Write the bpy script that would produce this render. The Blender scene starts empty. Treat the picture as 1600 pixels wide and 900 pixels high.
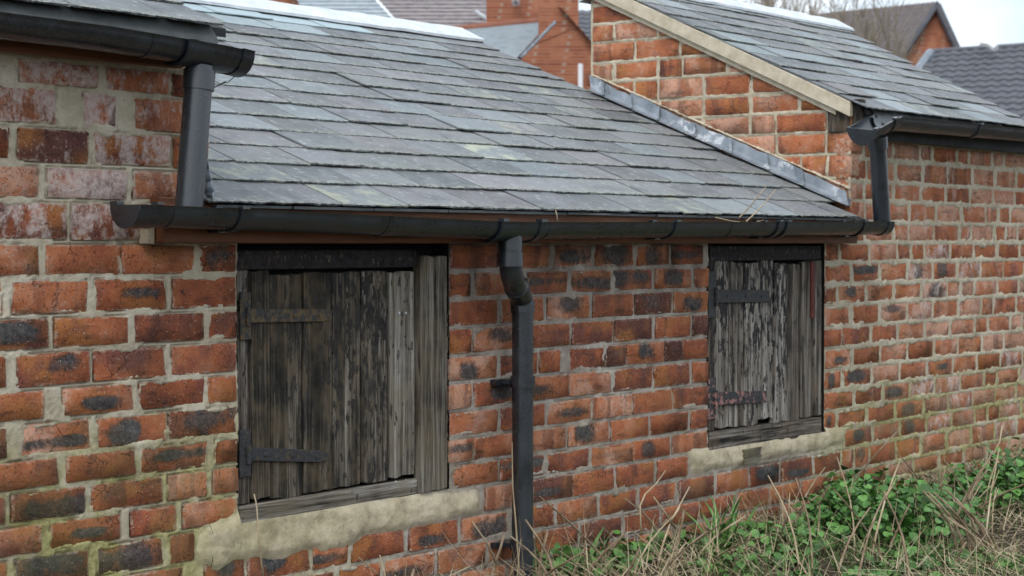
import bpy, math, random
import numpy as np
from mathutils import Matrix, Vector

random.seed(7)
rng = np.random.default_rng(11)
sc = bpy.context.scene
col = sc.collection

# ------------------------------------------------------------------ camera
# metres; X runs along the shared front wall, Y into the buildings, Z up (0 = eye level)
F, VPX, HOR, DIST = 2900.0, 2280.0, 380.5, 3.25
YAW = math.atan2(VPX, F); PIT = math.atan2(450 - HOR, F)
FW = np.array([math.cos(YAW) * math.cos(PIT), math.sin(YAW) * math.cos(PIT), -math.sin(PIT)])
RT = np.array([math.sin(YAW), -math.cos(YAW), 0.0])
UP = np.cross(RT, FW)
CAM = np.array([0, -DIST, 0.0])
cd = bpy.data.cameras.new('camera'); cam = bpy.data.objects.new('camera', cd); col.objects.link(cam)
cam.matrix_world = Matrix(((RT[0], UP[0], -FW[0], CAM[0]), (RT[1], UP[1], -FW[1], CAM[1]), (RT[2], UP[2], -FW[2], CAM[2]), (0, 0, 0, 1)))
cd.sensor_width = 36; cd.lens = F / 1600 * 36; cd.clip_end = 2000; cd.clip_start = .05
cd.dof.use_dof = True; cd.dof.focus_distance = 4.9; cd.dof.aperture_fstop = 8.0
sc.camera = cam

# ------------------------------------------------------------------ world, sun, exposure
SUN_EL, SUN_AZ = 48, 200          # azimuth of the direction towards the sun, degrees from +X counter-clockwise
world = bpy.data.worlds.new('World'); sc.world = world; world.use_nodes = True
wt = world.node_tree; wt.nodes.clear()
wo = wt.nodes.new('ShaderNodeOutputWorld'); bg = wt.nodes.new('ShaderNodeBackground'); bg.inputs[1].default_value = .10
sky = wt.nodes.new('ShaderNodeTexSky'); sky.sky_type = 'NISHITA'; sky.sun_disc = False
sky.sun_elevation = math.radians(SUN_EL); sky.sun_rotation = math.radians(90 - SUN_AZ)
sky.air_density = 1.0; sky.dust_density = 2.0
tcw = wt.nodes.new('ShaderNodeTexCoord')
cl = wt.nodes.new('ShaderNodeTexNoise'); cl.inputs['Scale'].default_value = 4.5; cl.inputs['Detail'].default_value = 5
wr = wt.nodes.new('ShaderNodeValToRGB')
wr.color_ramp.elements[0].position = .36; wr.color_ramp.elements[0].color = (.68, .68, .68, 1)
wr.color_ramp.elements[1].position = .62; wr.color_ramp.elements[1].color = (1, 1, 1, 1)
cc = wt.nodes.new('ShaderNodeValToRGB')
cc.color_ramp.elements[0].position = .46; cc.color_ramp.elements[0].color = (6.3, 7.5, 8.7, 1)
cc.color_ramp.elements[1].position = .62; cc.color_ramp.elements[1].color = (11.2, 11.5, 12.0, 1)
mx = wt.nodes.new('ShaderNodeMix'); mx.data_type = 'RGBA'
wt.links.new(tcw.outputs['Generated'], cl.inputs['Vector'])
wt.links.new(cl.outputs['Fac'], wr.inputs['Fac']); wt.links.new(cl.outputs['Fac'], cc.inputs['Fac'])
wt.links.new(wr.outputs['Color'], mx.inputs['Factor']); wt.links.new(sky.outputs['Color'], mx.inputs['A']); wt.links.new(cc.outputs['Color'], mx.inputs['B'])
wt.links.new(mx.outputs['Result'], bg.inputs[0]); wt.links.new(bg.outputs[0], wo.inputs[0])
sl = bpy.data.lights.new('sun', 'SUN'); sl.energy = 1.3; sl.angle = math.radians(35); sl.color = (1, .97, .93)
so = bpy.data.objects.new('sun', sl); col.objects.link(so)
az, el = math.radians(SUN_AZ), math.radians(SUN_EL)
so.rotation_euler = Vector((math.cos(az) * math.cos(el), math.sin(az) * math.cos(el), math.sin(el))).to_track_quat('Z', 'Y').to_euler()
sc.view_settings.view_transform = 'Standard'; sc.view_settings.look = 'None'; sc.view_settings.gamma = 1
sc.cycles.use_adaptive_sampling = True; sc.cycles.adaptive_threshold = .03; sc.cycles.max_bounces = 4; sc.cycles.diffuse_bounces = 2; sc.cycles.glossy_bounces = 2; sc.cycles.transmission_bounces = 1
sc.view_settings.exposure = 0.5; sc.view_settings.use_curve_mapping = False

# ------------------------------------------------------------------ helpers
def ray(x, y): return FW + RT * (x - 800) / F + UP * (450 - y) / F
def onY(x, y, Y=0.0): d = ray(x, y); return CAM + d * ((Y - CAM[1]) / d[1])
def onX(x, y, X): d = ray(x, y); return CAM + d * ((X - CAM[0]) / d[0])
def onZ(x, y, Z): d = ray(x, y); return CAM + d * ((Z - CAM[2]) / d[2])
def atD(x, y, depth): return CAM + ray(x, y) * depth
def px(x): return onY(x, 480)[0]

def _h(ix, iy, s):
    n = (ix.astype(np.int64) * 374761393 + iy.astype(np.int64) * 668265263 + s * 1442695041) & 0x7fffffff
    n = ((n ^ (n >> 13)) * 1274126177) & 0x7fffffff
    return ((n ^ (n >> 16)) & 0xffff) / 65535.0
def vnoise(x, y, s=0):
    x0 = np.floor(x); y0 = np.floor(y); fx = x - x0; fy = y - y0
    fx = fx * fx * (3 - 2 * fx); fy = fy * fy * (3 - 2 * fy)
    a = _h(x0, y0, s); b = _h(x0 + 1, y0, s); c = _h(x0, y0 + 1, s); d = _h(x0 + 1, y0 + 1, s)
    return (a * (1 - fx) + b * fx) * (1 - fy) + (c * (1 - fx) + d * fx) * fy
def fbm(x, y, s=0, o=4):
    t = 0; a = .5; n = 0
    for i in range(o):
        t = t + a * vnoise(x, y, s + i * 17); n += a; a *= .55; x = x * 2.03 + 5.2; y = y * 2.03 + 1.3
    return t / n

class MB:
    """collects faces for one mesh"""
    def __init__(s): s.v = []; s.f = []
    def quad(s, *p):
        n = len(s.v); s.v += [tuple(map(float, q)) for q in p]; s.f.append(tuple(range(n, n + len(p))))
    def hexa(s, p):                                   # 8 points: bottom ring then top ring
        n = len(s.v); s.v += [tuple(map(float, q)) for q in p]
        for q in ((3, 2, 1, 0), (4, 5, 6, 7), (0, 1, 5, 4), (1, 2, 6, 5), (2, 3, 7, 6), (3, 0, 4, 7)):
            s.f.append(tuple(n + i for i in q))
    def box(s, x0, x1, y0, y1, z0, z1):
        s.hexa([(x0, y0, z0), (x1, y0, z0), (x1, y1, z0), (x0, y1, z0), (x0, y0, z1), (x1, y0, z1), (x1, y1, z1), (x0, y1, z1)])
    def prism(s, pts, off):                           # polygon extruded along off
        n = len(s.v); k = len(pts); off = np.array(off)
        s.v += [tuple(map(float, p)) for p in pts] + [tuple(map(float, np.array(p) + off)) for p in pts]
        s.f.append(tuple(range(n, n + k))); s.f.append(tuple(range(n + 2 * k - 1, n + k - 1, -1)))
        for i in range(k):
            j = (i + 1) % k; s.f.append((n + j, n + i, n + k + i, n + k + j))
    def tube(s, pts, rad, n=16, cap=True):            # round tube through points; rad number or list
        pts = [np.array(p, float) for p in pts]; m = len(pts)
        rad = [rad] * m if np.isscalar(rad) else rad
        b0 = len(s.v); ref = None
        for i, p in enumerate(pts):
            t = pts[min(i + 1, m - 1)] - pts[max(i - 1, 0)]; t = t / (np.linalg.norm(t) + 1e-9)
            if ref is None: ref = np.array([1., 0, 0]) if abs(t[0]) < .8 else np.array([0, 1., 0])
            u = ref - t * (ref @ t); u /= np.linalg.norm(u); w = np.cross(t, u); ref = u
            for k in range(n):
                a = 2 * math.pi * k / n
                s.v.append(tuple(p + rad[i] * (math.cos(a) * u + math.sin(a) * w)))
        for i in range(m - 1):
            for k in range(n):
                k2 = (k + 1) % n; s.f.append((b0 + i * n + k, b0 + i * n + k2, b0 + (i + 1) * n + k2, b0 + (i + 1) * n + k))
        if cap:
            s.f.append(tuple(b0 + k for k in range(n - 1, -1, -1))); s.f.append(tuple(b0 + (m - 1) * n + k for k in range(n)))
    def mesh(s, name, mat, smooth=False):
        me = bpy.data.meshes.new(name); me.from_pydata(s.v, [], s.f); me.update()
        if mat: me.materials.append(mat)
        if smooth: me.shade_smooth()
        return me
    def build(s, name, mat, parent=None, smooth=False, autosm=None):
        me = s.mesh(name, mat, smooth)
        if autosm: me.set_sharp_from_angle(angle=math.radians(autosm))
        return link(name, me, parent)

def link(name, me, parent=None, loc=None, color=None):
    o = bpy.data.objects.new(name, me); col.objects.link(o)
    if parent: o.parent = parent
    if loc is not None: o.location = loc
    if color is not None: o.color = color
    return o
def thing(name, label, cat, loc=(0, 0, 0), group=None):
    o = bpy.data.objects.new(name, None); col.objects.link(o); o.empty_display_size = .1
    o.location = loc; o['label'] = label; o['category'] = cat
    if group: o['group'] = group
    return o
def tag(o, label, cat, group=None):
    o['label'] = label; o['category'] = cat
    if group: o['group'] = group
    return o
def np_mesh(name, V, Q, mat, smooth=False):
    me = bpy.data.meshes.new(name); k = Q.shape[1]
    me.vertices.add(len(V)); me.vertices.foreach_set('co', V.astype(np.float32).ravel())
    me.loops.add(Q.size); me.loops.foreach_set('vertex_index', Q.astype(np.int32).ravel())
    me.polygons.add(len(Q)); me.polygons.foreach_set('loop_start', np.arange(0, Q.size, k, dtype=np.int32))
    me.polygons.foreach_set('loop_total', np.full(len(Q), k, dtype=np.int32))
    me.update(calc_edges=True); me.materials.append(mat)
    if smooth: me.shade_smooth()
    return me

# ------------------------------------------------------------------ materials
class NT:
    def __init__(s, name, rough=.8, spec=.3):
        s.m = bpy.data.materials.new(name); s.m.use_nodes = True; s.t = s.m.node_tree
        s.p = s.t.nodes['Principled BSDF']; s.p.inputs['Roughness'].default_value = rough; s.p.inputs['Specular IOR Level'].default_value = spec
    def n(s, typ, **kw):
        nd = s.t.nodes.new(typ)
        for k, v in kw.items():
            if k in nd.inputs: s.set(nd.inputs[k], v)
            else: setattr(nd, k, v)
        return nd
    def set(s, inp, v):
        if hasattr(v, 'is_output') or isinstance(v, bpy.types.NodeSocket): s.t.links.new(v, inp)
        else: inp.default_value = v
    def math(s, op, a, b=0.0, c=0.0, clamp=False):
        nd = s.t.nodes.new('ShaderNodeMath'); nd.operation = op; nd.use_clamp = clamp
        s.set(nd.inputs[0], a); s.set(nd.inputs[1], b); s.set(nd.inputs[2], c); return nd.outputs[0]
    def vmath(s, op, a, b):
        nd = s.t.nodes.new('ShaderNodeVectorMath'); nd.operation = op; s.set(nd.inputs[0], a); s.set(nd.inputs[1], b); return nd.outputs[0]
    def noise(s, vec, scale, detail=4, rough=.55, dist=0.0):
        nd = s.t.nodes.new('ShaderNodeTexNoise'); s.set(nd.inputs['Vector'], vec); nd.inputs['Scale'].default_value = scale
        nd.inputs['Detail'].default_value = detail; nd.inputs['Roughness'].default_value = rough; nd.inputs['Distortion'].default_value = dist
        return nd.outputs['Fac']
    def ss(s, v, a, b, lo=0.0, hi=1.0):               # smoothstep map range
        nd = s.t.nodes.new('ShaderNodeMapRange'); nd.interpolation_type = 'SMOOTHSTEP'; s.set(nd.inputs[0], v)
        for i, q in enumerate((a, b, lo, hi)): s.set(nd.inputs[i + 1], q)
        return nd.outputs[0]
    def ramp(s, fac, stops):
        nd = s.t.nodes.new('ShaderNodeValToRGB'); s.set(nd.inputs[0], fac); cr = nd.color_ramp
        while len(cr.elements) < len(stops): cr.elements.new(.5)
        for e, (p, c) in zip(cr.elements, stops): e.position = p; e.color = (*c, 1)
        return nd.outputs[0]
    def mix(s, fac, a, b, mode='MIX'):
        nd = s.t.nodes.new('ShaderNodeMix'); nd.data_type = 'RGBA'; nd.blend_type = mode
        s.set(nd.inputs['Factor'], fac)
        for k, v in (('A', a), ('B', b)): s.set(nd.inputs[k], (*v, 1) if isinstance(v, tuple) and len(v) == 3 else v)
        return nd.outputs['Result']
    def pos(s): return s.t.nodes.new('ShaderNodeNewGeometry').outputs['Position']
    def obj(s): return s.t.nodes.new('ShaderNodeTexCoord').outputs['Object']
    def info(s): return s.t.nodes.new('ShaderNodeObjectInfo')
    def scale(s, v, sc_): return s.vmath('MULTIPLY', v, sc_)
    def bump(s, h, strength=.5, dist=.002):
        b = s.t.nodes.new('ShaderNodeBump'); b.inputs['Strength'].default_value = strength; b.inputs['Distance'].default_value = dist
        s.set(b.inputs['Height'], h); s.t.links.new(b.outputs[0], s.p.inputs['Normal'])
    def color(s, c): s.set(s.p.inputs['Base Color'], (*c, 1) if isinstance(c, tuple) and len(c) == 3 else c); return s.m
    def sep(s, v): nd = s.t.nodes.new('ShaderNodeSeparateXYZ'); s.set(nd.inputs[0], v); return nd.outputs
    def rnd_pos(s, k=41.0):
        oi = s.info(); cb = s.t.nodes.new('ShaderNodeCombineXYZ'); r = oi.outputs['Random']
        s.set(cb.inputs[0], s.math('MULTIPLY', r, k)); s.set(cb.inputs[1], s.math('MULTIPLY', r, -k * .7)); s.set(cb.inputs[2], s.math('MULTIPLY', r, k * 1.3))
        return s.vmath('ADD', s.pos(), cb.outputs[0])

def moss_mask(t, p):
    """algae grows low on the wall, patchy"""
    x, y, z = t.sep(p)
    left = t.math('MULTIPLY', t.ss(z, -.30, -.58), t.ss(x, 3.5, 2.8, .12, 1.0))
    right = t.math('MULTIPLY', t.ss(z, -.38, -.7), t.ss(x, 5.6, 6.4, 0.0, .9))
    n = t.ss(t.noise(p, 7, 3, .6), .34, .56)
    return t.math('MULTIPLY', t.math('MAXIMUM', left, right), n)

def stains(t, p, c):
    x, y, z = t.sep(p)
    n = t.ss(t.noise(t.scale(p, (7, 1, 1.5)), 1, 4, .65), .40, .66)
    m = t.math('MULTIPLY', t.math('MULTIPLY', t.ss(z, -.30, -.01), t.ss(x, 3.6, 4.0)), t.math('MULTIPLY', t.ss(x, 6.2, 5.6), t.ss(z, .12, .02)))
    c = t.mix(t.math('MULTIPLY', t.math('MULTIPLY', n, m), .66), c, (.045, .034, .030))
    g = t.ss(t.noise(t.scale(p, (2.6, 2.6, 1.3)), 1, 4, .7), .52, .72)
    c = t.mix(t.math('MULTIPLY', g, .22), c, (.055, .040, .034))
    w = t.math('MULTIPLY', t.ss(t.noise(t.scale(p, (7, 3, 2.2)), 1, 5, .75), .54, .70), t.math('MULTIPLY', t.ss(x, 6.45, 6.8), t.ss(x, 7.6, 7.1)))
    return t.mix(t.math('MULTIPLY', w, .55), c, (.58, .50, .45))

def mat_brick():
    t = NT('brick', .88, .25); oi = t.info(); rp = t.rnd_pos(); lo = t.obj(); p = t.pos()
    cs = t.n('ShaderNodeSeparateColor'); t.t.links.new(oi.outputs['Color'], cs.inputs[0])
    hue, dark, eff, rough = cs.outputs[0], cs.outputs[1], cs.outputs[2], oi.outputs['Alpha']
    n1 = t.noise(rp, 11, 3, .62); n2 = t.noise(rp, 70, 4, .65); n3 = t.noise(rp, 300, 1, .6)
    h = t.math('ADD', hue, t.math('MULTIPLY', t.math('SUBTRACT', n1, .5), 1.1))
    h = t.math('ADD', h, t.math('MULTIPLY', t.math('SUBTRACT', n2, .5), .55))
    c = t.ramp(h, [(.0, (.085, .034, .026)), (.28, (.155, .057, .038)), (.50, (.30, .088, .040)), (.74, (.41, .138, .060)), (.9, (.45, .19, .105)), (1, (.52, .29, .20))])
    tA = t.noise(t.vmath('ADD', rp, (3.1, 7.7, 1.9)), 8, 2, .5); tB = t.noise(t.vmath('ADD', rp, (9.3, 2.2, 5.5)), 9, 2, .55)
    c = t.mix(t.math('MULTIPLY', t.ss(tA, .50, .66), t.ss(hue, .78, .98, .75, .25)), c, (.37, .145, .046))
    c = t.mix(t.math('MULTIPLY', t.ss(tB, .54, .68), t.ss(hue, .75, .95, .55, .15)), c, (.150, .055, .052))
    # broad burnt bands across the face
    lx, ly, lz = t.sep(lo); r = oi.outputs['Random']
    fr = lambda k: t.math('FRACT', t.math('MULTIPLY', r, k))
    band = t.n('ShaderNodeTexNoise', noise_dimensions='1D', Scale=2.6, Detail=2.0)
    t.set(band.inputs['W'], t.math('ADD', t.math('ADD', lx, t.math('MULTIPLY', r, 90.0)), t.math('MULTIPLY', n1, .35)))
    bm = t.math('MULTIPLY', t.ss(band.outputs['Fac'], .53, .60), t.ss(fr(7.7), .45, .9, .0, .5))
    c = t.mix(bm, c, (.115, .048, .036))
    # fire-flash: grey-blue kiln mark on part of the face, brown round it
    cx = t.math('MULTIPLY', t.math('SUBTRACT', fr(13.7), .5), .30)
    cz = t.math('MULTIPLY', t.math('SUBTRACT', fr(29.3), .5), .40)
    rx = t.ss(fr(51.1), 0, 1, .20, .58); rz = t.ss(fr(67.9), 0, 1, .18, .50)
    ex = t.math('POWER', t.math('ABSOLUTE', t.math('DIVIDE', t.math('SUBTRACT', lx, cx), rx)), 2.8)
    ez = t.math('POWER', t.math('ABSOLUTE', t.math('DIVIDE', t.math('SUBTRACT', lz, cz), rz)), 2.4)
    d = t.math('ADD', t.math('ADD', ex, ez), t.math('MULTIPLY', t.math('SUBTRACT', n1, .5), 4.6))
    d = t.math('ADD', d, t.math('MULTIPLY', t.math('SUBTRACT', n2, .5), 2.8))
    amt = t.ss(dark, .3, .9)
    c = t.mix(t.math('MULTIPLY', t.ss(d, 1.9, .7), t.math('MULTIPLY', amt, .55)), c, (.10, .045, .026))
    dc = t.ramp(n2, [(.3, (.028, .030, .032)), (.52, (.066, .071, .073)), (.72, (.15, .155, .15))])
    c = t.mix(t.math('MULTIPLY', t.ss(d, 1.2, .1), t.math('MULTIPLY', amt, .92)), c, dc)
    # soot and drag marks
    sm = t.math('MULTIPLY', t.ss(t.noise(t.scale(rp, (9, 9, 38)), 1, 2, .6), .55, .72), .5)
    c = t.mix(sm, c, (.06, .03, .022))
    c = t.mix(t.math('MULTIPLY', t.ss(n2, .52, .72), .42), c, (.085, .040, .028))
    # crazing cracks
    vo = t.n('ShaderNodeTexVoronoi', feature='DISTANCE_TO_EDGE', Scale=26.0)
    wob = t.n('ShaderNodeTexNoise', Scale=30.0); t.t.links.new(rp, wob.inputs['Vector'])
    t.t.links.new(t.vmath('ADD', rp, t.scale(wob.outputs['Color'], (.03, .03, .03))), vo.inputs['Vector'])
    crk = t.math('MULTIPLY', t.ss(vo.outputs['Distance'], .03, .0), t.ss(t.noise(rp, 15, 1, .5), .55, .68))
    c = t.mix(t.math('MULTIPLY', crk, .7), c, (.022, .015, .013))
    # pits
    pit = t.ss(t.noise(rp, 190, 1, .6), .645, .71)
    c = t.mix(t.math('MULTIPLY', pit, .7), c, (.03, .02, .017))
    c = t.mix(t.math('MULTIPLY', t.ss(t.noise(t.vmath('ADD', rp, (4.4, 1.1, 8.8)), 240, 1, .5), .69, .74), .7), c, (.52, .44, .38))
    # white salt bloom
    em = t.math('MULTIPLY', t.ss(t.math('ADD', t.noise(t.scale(rp, (1, 1, .6)), 26, 5, .8), t.math('MULTIPLY', t.math('SUBTRACT', eff, .5), .36)), .50, .66), t.ss(eff, .02, .3))
    c = t.mix(t.math('MULTIPLY', em, t.ss(n2, .3, .6, .35, .9)), c, (.56, .46, .42))
    # pale mortar dust on the arrises
    edge = t.math('MAXIMUM', t.math('MULTIPLY', t.ss(t.math('ABSOLUTE', lz), .38, .5), 1), t.ss(t.math('ABSOLUTE', lx), .45, .5))
    em2 = t.math('MULTIPLY', edge, t.ss(t.noise(rp, 60, 3, .75), .48, .60))
    c = t.mix(t.math('MULTIPLY', em2, .72), c, (.50, .40, .31))
    c = t.mix(t.math('MULTIPLY', moss_mask(t, p), .32), c, (.13, .12, .035))
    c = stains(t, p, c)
    hb = t.math('ADD', t.math('MULTIPLY', n2, 1.0), t.math('MULTIPLY', n3, .35))
    hb = t.math('SUBTRACT', hb, t.math('ADD', t.math('MULTIPLY', crk, .8), t.math('MULTIPLY', pit, .6)))
    big = t.math('MULTIPLY', t.math('MULTIPLY', t.noise(rp, 32, 3, .7), rough), 3.2)
    t.bump(t.math('ADD', hb, big), .85, .0035)
    return t.color(c)

def mat_mortar():
    t = NT('mortar', .95, .15); p = t.pos()
    n1 = t.noise(p, 6, 2, .6); n2 = t.noise(p, 45, 4, .7); n3 = t.noise(p, 420, 1, .6)
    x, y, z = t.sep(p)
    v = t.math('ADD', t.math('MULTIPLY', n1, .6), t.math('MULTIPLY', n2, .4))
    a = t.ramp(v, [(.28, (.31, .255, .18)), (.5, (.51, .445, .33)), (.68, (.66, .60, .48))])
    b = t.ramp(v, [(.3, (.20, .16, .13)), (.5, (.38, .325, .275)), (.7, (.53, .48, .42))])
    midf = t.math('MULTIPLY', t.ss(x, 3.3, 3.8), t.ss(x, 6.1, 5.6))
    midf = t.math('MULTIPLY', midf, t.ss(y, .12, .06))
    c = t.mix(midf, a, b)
    at = t.n('ShaderNodeAttribute', attribute_name='patch').outputs['Fac']
    c = t.mix(t.math('MULTIPLY', at, .8), c, t.ramp(t.noise(p, 11, 5, .7), [(.32, (.30, .25, .16)), (.46, (.52, .44, .29)), (.60, (.70, .60, .42))]))
    c = t.mix(t.math('MULTIPLY', t.ss(n3, .6, .75), .35), c, (.16, .13, .10))
    c = t.mix(t.math('MULTIPLY', t.ss(t.noise(p, 23, 3, .7), .57, .72), .5), c, (.17, .14, .115))
    c = t.mix(t.math('MULTIPLY', moss_mask(t, p), t.math('SUBTRACT', .85, t.math('MULTIPLY', at, .45))), c, t.ramp(n2, [(.3, (.17, .15, .03)), (.7, (.46, .43, .17))]))
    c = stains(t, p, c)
    t.bump(t.math('ADD', n2, t.math('MULTIPLY', n3, .35)), .8, .004)
    return t.color(c)

def mat_slate():
    t = NT('slate', .6, .4); rp = t.rnd_pos(); lo = t.obj(); oi = t.info(); r = oi.outputs['Random']
    lx, ly, lz = t.sep(lo)
    f1 = t.math('FRACT', t.math('MULTIPLY', r, 17.3)); f2 = t.math('FRACT', t.math('MULTIPLY', r, 71.9))
    base = t.ramp(f1, [(0, (.150, .162, .166)), (.25, (.176, .186, .189)), (.45, (.185, .184, .190)), (.6, (.192, .202, .198)), (.75, (.186, .194, .205)), (.88, (.188, .178, .182)), (1, (.170, .184, .180))])
    base = t.mix(1.0, base, t.ramp(f2, [(0, (.74, .75, .76)), (.5, (.96, .96, .97)), (.85, (1.05, 1.05, 1.05)), (1, (1.22, 1.2, 1.2))]), 'MULTIPLY')
    n1 = t.noise(rp, 9, 3, .6); n2 = t.noise(rp, 75, 3, .7)
    c = t.mix(t.math('MULTIPLY', t.ss(n1, .45, .7), .35), base, (.25, .265, .285))
    c = t.mix(t.math('MULTIPLY', t.ss(n1, .48, .28), .5), c, (.085, .095, .11))
    st = t.noise(t.scale(t.vmath('ADD', lo, t.scale(rp, (.3, .0, .0))), (7, 2.4, 1)), 5, 3, .6)
    c = t.mix(t.math('MULTIPLY', t.ss(st, .55, .75), .28), c, (.34, .35, .36))
    cs = t.n('ShaderNodeSeparateColor'); t.t.links.new(oi.outputs['Color'], cs.inputs[0])
    # lichen and dirt on the tail edge
    tail = t.ss(ly, .045, .0); lich = t.math('MULTIPLY', tail, t.ss(n2, .48, .60))
    c = t.mix(t.math('MULTIPLY', lich, .7), c, (.36, .37, .29))
    c = t.mix(t.math('MULTIPLY', t.math('MULTIPLY', t.ss(ly, .02, -.002), t.ss(n2, .52, .44)), .7), c, (.035, .035, .03))
    spots = t.math('MULTIPLY', t.ss(t.noise(rp, 36, 2, .7), .60, .70), .6)
    c = t.mix(spots, c, (.36, .38, .37))
    # yellow-green bloom on a few slates (Color.r), pale new slates (Color.g)
    c = t.mix(t.math('MULTIPLY', cs.outputs[0], t.ss(t.noise(rp, 14, 3, .7), .45, .68)), c, (.42, .42, .29))
    c = t.mix(cs.outputs[1], c, (.40, .50, .53))
    t.bump(t.math('ADD', t.math('MULTIPLY', n1, .6), t.math('MULTIPLY', n2, .5)), .45, .003)
    t.set(t.p.inputs['Roughness'], t.ss(n2, .3, .7, .55, .78))
    return t.color(c)

def mat_wood():
    """weathered boards: Color = tone (r), peeling dark paint (g), green algae (b); grain along the world axis coded in alpha"""
    t = NT('weathered_wood', .85, .25); rp = t.rnd_pos(); oi = t.info()
    cs = t.n('ShaderNodeSeparateColor'); t.t.links.new(oi.outputs['Color'], cs.inputs[0]); tone, paint, alg = cs.outputs[:3]
    horiz = oi.outputs['Alpha']
    vz = t.scale(rp, (95, 30, 3.2)); vx = t.scale(rp, (3.2, 30, 95))
    vv = t.n('ShaderNodeMix', data_type='VECTOR'); t.set(vv.inputs['Factor'], horiz); t.set(vv.inputs[4], vz); t.set(vv.inputs[5], vx)
    g = vv.outputs[1]
    n1 = t.noise(g, .5, 4, .65, .4); n2 = t.noise(g, 1.6, 3, .7); n3 = t.noise(rp, 10, 3, .6); n4 = t.noise(rp, 55, 2, .7)
    v = t.math('ADD', t.math('MULTIPLY', n1, .6), t.math('MULTIPLY', n2, .4))
    v = t.math('ADD', t.math('MULTIPLY', t.math('SUBTRACT', v, .5), 2.3), .5)
    v = t.math('ADD', v, t.math('MULTIPLY', t.math('SUBTRACT', tone, .5), .62))
    v = t.math('ADD', v, t.math('MULTIPLY', t.math('SUBTRACT', n3, .5), .45))
    c = t.ramp(v, [(.22, (.010, .009, .008)), (.38, (.048, .039, .032)), (.54, (.125, .105, .086)), (.72, (.25, .225, .195)), (.92, (.46, .435, .395))])
    c = t.mix(t.math('MULTIPLY', t.ss(n3, .42, .66), .48), c, (.110, .070, .042))
    wz = t.sep(t.pos())[2]
    pw = t.math('MULTIPLY', paint, t.ss(wz, -.62, -.08, .55, 1.0))
    pm = t.ss(t.math('ADD', t.noise(t.scale(rp, (1.0, 1, .28)), 62, 4, .72), t.math('MULTIPLY', pw, .27)), .66, .70)
    c = t.mix(pm, c, t.ramp(n4, [(.3, (.013, .012, .013)), (.7, (.042, .036, .038))]))
    c = t.mix(t.math('MULTIPLY', alg, t.ss(n3, .3, .6)), c, (.20, .19, .09))
    crack = t.ss(t.noise(g, .9, 3, .5), .68, .76)
    c = t.mix(t.math('MULTIPLY', crack, .85), c, (.006, .005, .005))
    t.bump(t.math('ADD', t.math('SUBTRACT', t.math('ADD', n1, t.math('MULTIPLY', n2, .6)), t.math('MULTIPLY', crack, 1.2)), t.math('MULTIPLY', pm, .5)), .9, .004)
    return t.color(c)

def mat_iron():
    t = NT('rusty_iron', .7, .4); rp = t.rnd_pos(); oi = t.info()
    cs = t.n('ShaderNodeSeparateColor'); t.t.links.new(oi.outputs['Color'], cs.inputs[0])
    n1 = t.noise(rp, 40, 6, .7); n2 = t.noise(rp, 130, 5, .7)
    c = t.ramp(n2, [(.3, (.012, .012, .013)), (.7, (.055, .055, .058))])
    c = t.mix(t.math('MULTIPLY', t.ss(t.math('ADD', n1, t.math('MULTIPLY', cs.outputs[0], .3)), .55, .72), .8), c, t.ramp(n2, [(.3, (.07, .05, .02)), (.7, (.19, .12, .045))]))
    pk = t.ss(t.math('ADD', n1, t.math('MULTIPLY', cs.outputs[1], .34)), .70, .74)
    c = t.mix(t.math('MULTIPLY', pk, .85), c, (.36, .17, .155))
    t.bump(t.math('ADD', n1, t.math('MULTIPLY', n2, .4)), .6, .002)
    return t.color(c)

def mat_pvc():
    t = NT('black_pvc', .4, 1.0); p = t.pos(); n = t.noise(p, 9, 5, .7)
    c = t.ramp(n, [(.35, (.007, .0100, .0145)), (.7, (.016, .022, .030))])
    c = t.mix(t.math('MULTIPLY', t.ss(t.noise(t.scale(p, (34, 34, 7)), 1, 4, .7), .54, .80), .16), c, (.07, .085, .10))
    c = t.mix(t.math('MULTIPLY', t.ss(t.noise(p, 330, 1), .70, .75), .5), c, (.24, .24, .23))
    t.set(t.p.inputs['Roughness'], t.ss(n, .3, .7, .24, .36)); return t.color(c)

def mat_lead():
    t = NT('lead', .5, .5); rp = t.rnd_pos(); n1 = t.noise(rp, 12, 5, .6); n2 = t.noise(rp, 28, 7, .72)
    c = t.ramp(n1, [(.3, (.13, .155, .185)), (.7, (.29, .325, .365))])
    c = t.mix(t.math('MULTIPLY', t.math('MULTIPLY', t.ss(n2, .52, .58), t.ss(t.noise(rp, 5, 1), .46, .58)), .75), c, (.58, .60, .62))
    t.p.inputs['Metallic'].default_value = .15
    t.bump(n1, .25, .006); return t.color(c)

def mat_simple(name, stops, scale=20, rough=.8, bump=.3, dist=.003, spec=.3, stretch=None, pit=None):
    t = NT(name, rough, spec); p = t.rnd_pos()
    if stretch: p = t.scale(p, stretch)
    n = t.noise(p, scale, 6, .65); c = t.ramp(n, stops)
    if pit: c = t.mix(t.math('MULTIPLY', t.ss(t.noise(p, scale * 4, 4, .6), .55, .7), .6), c, pit)
    t.bump(n, bump, dist); return t.color(c)

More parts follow.
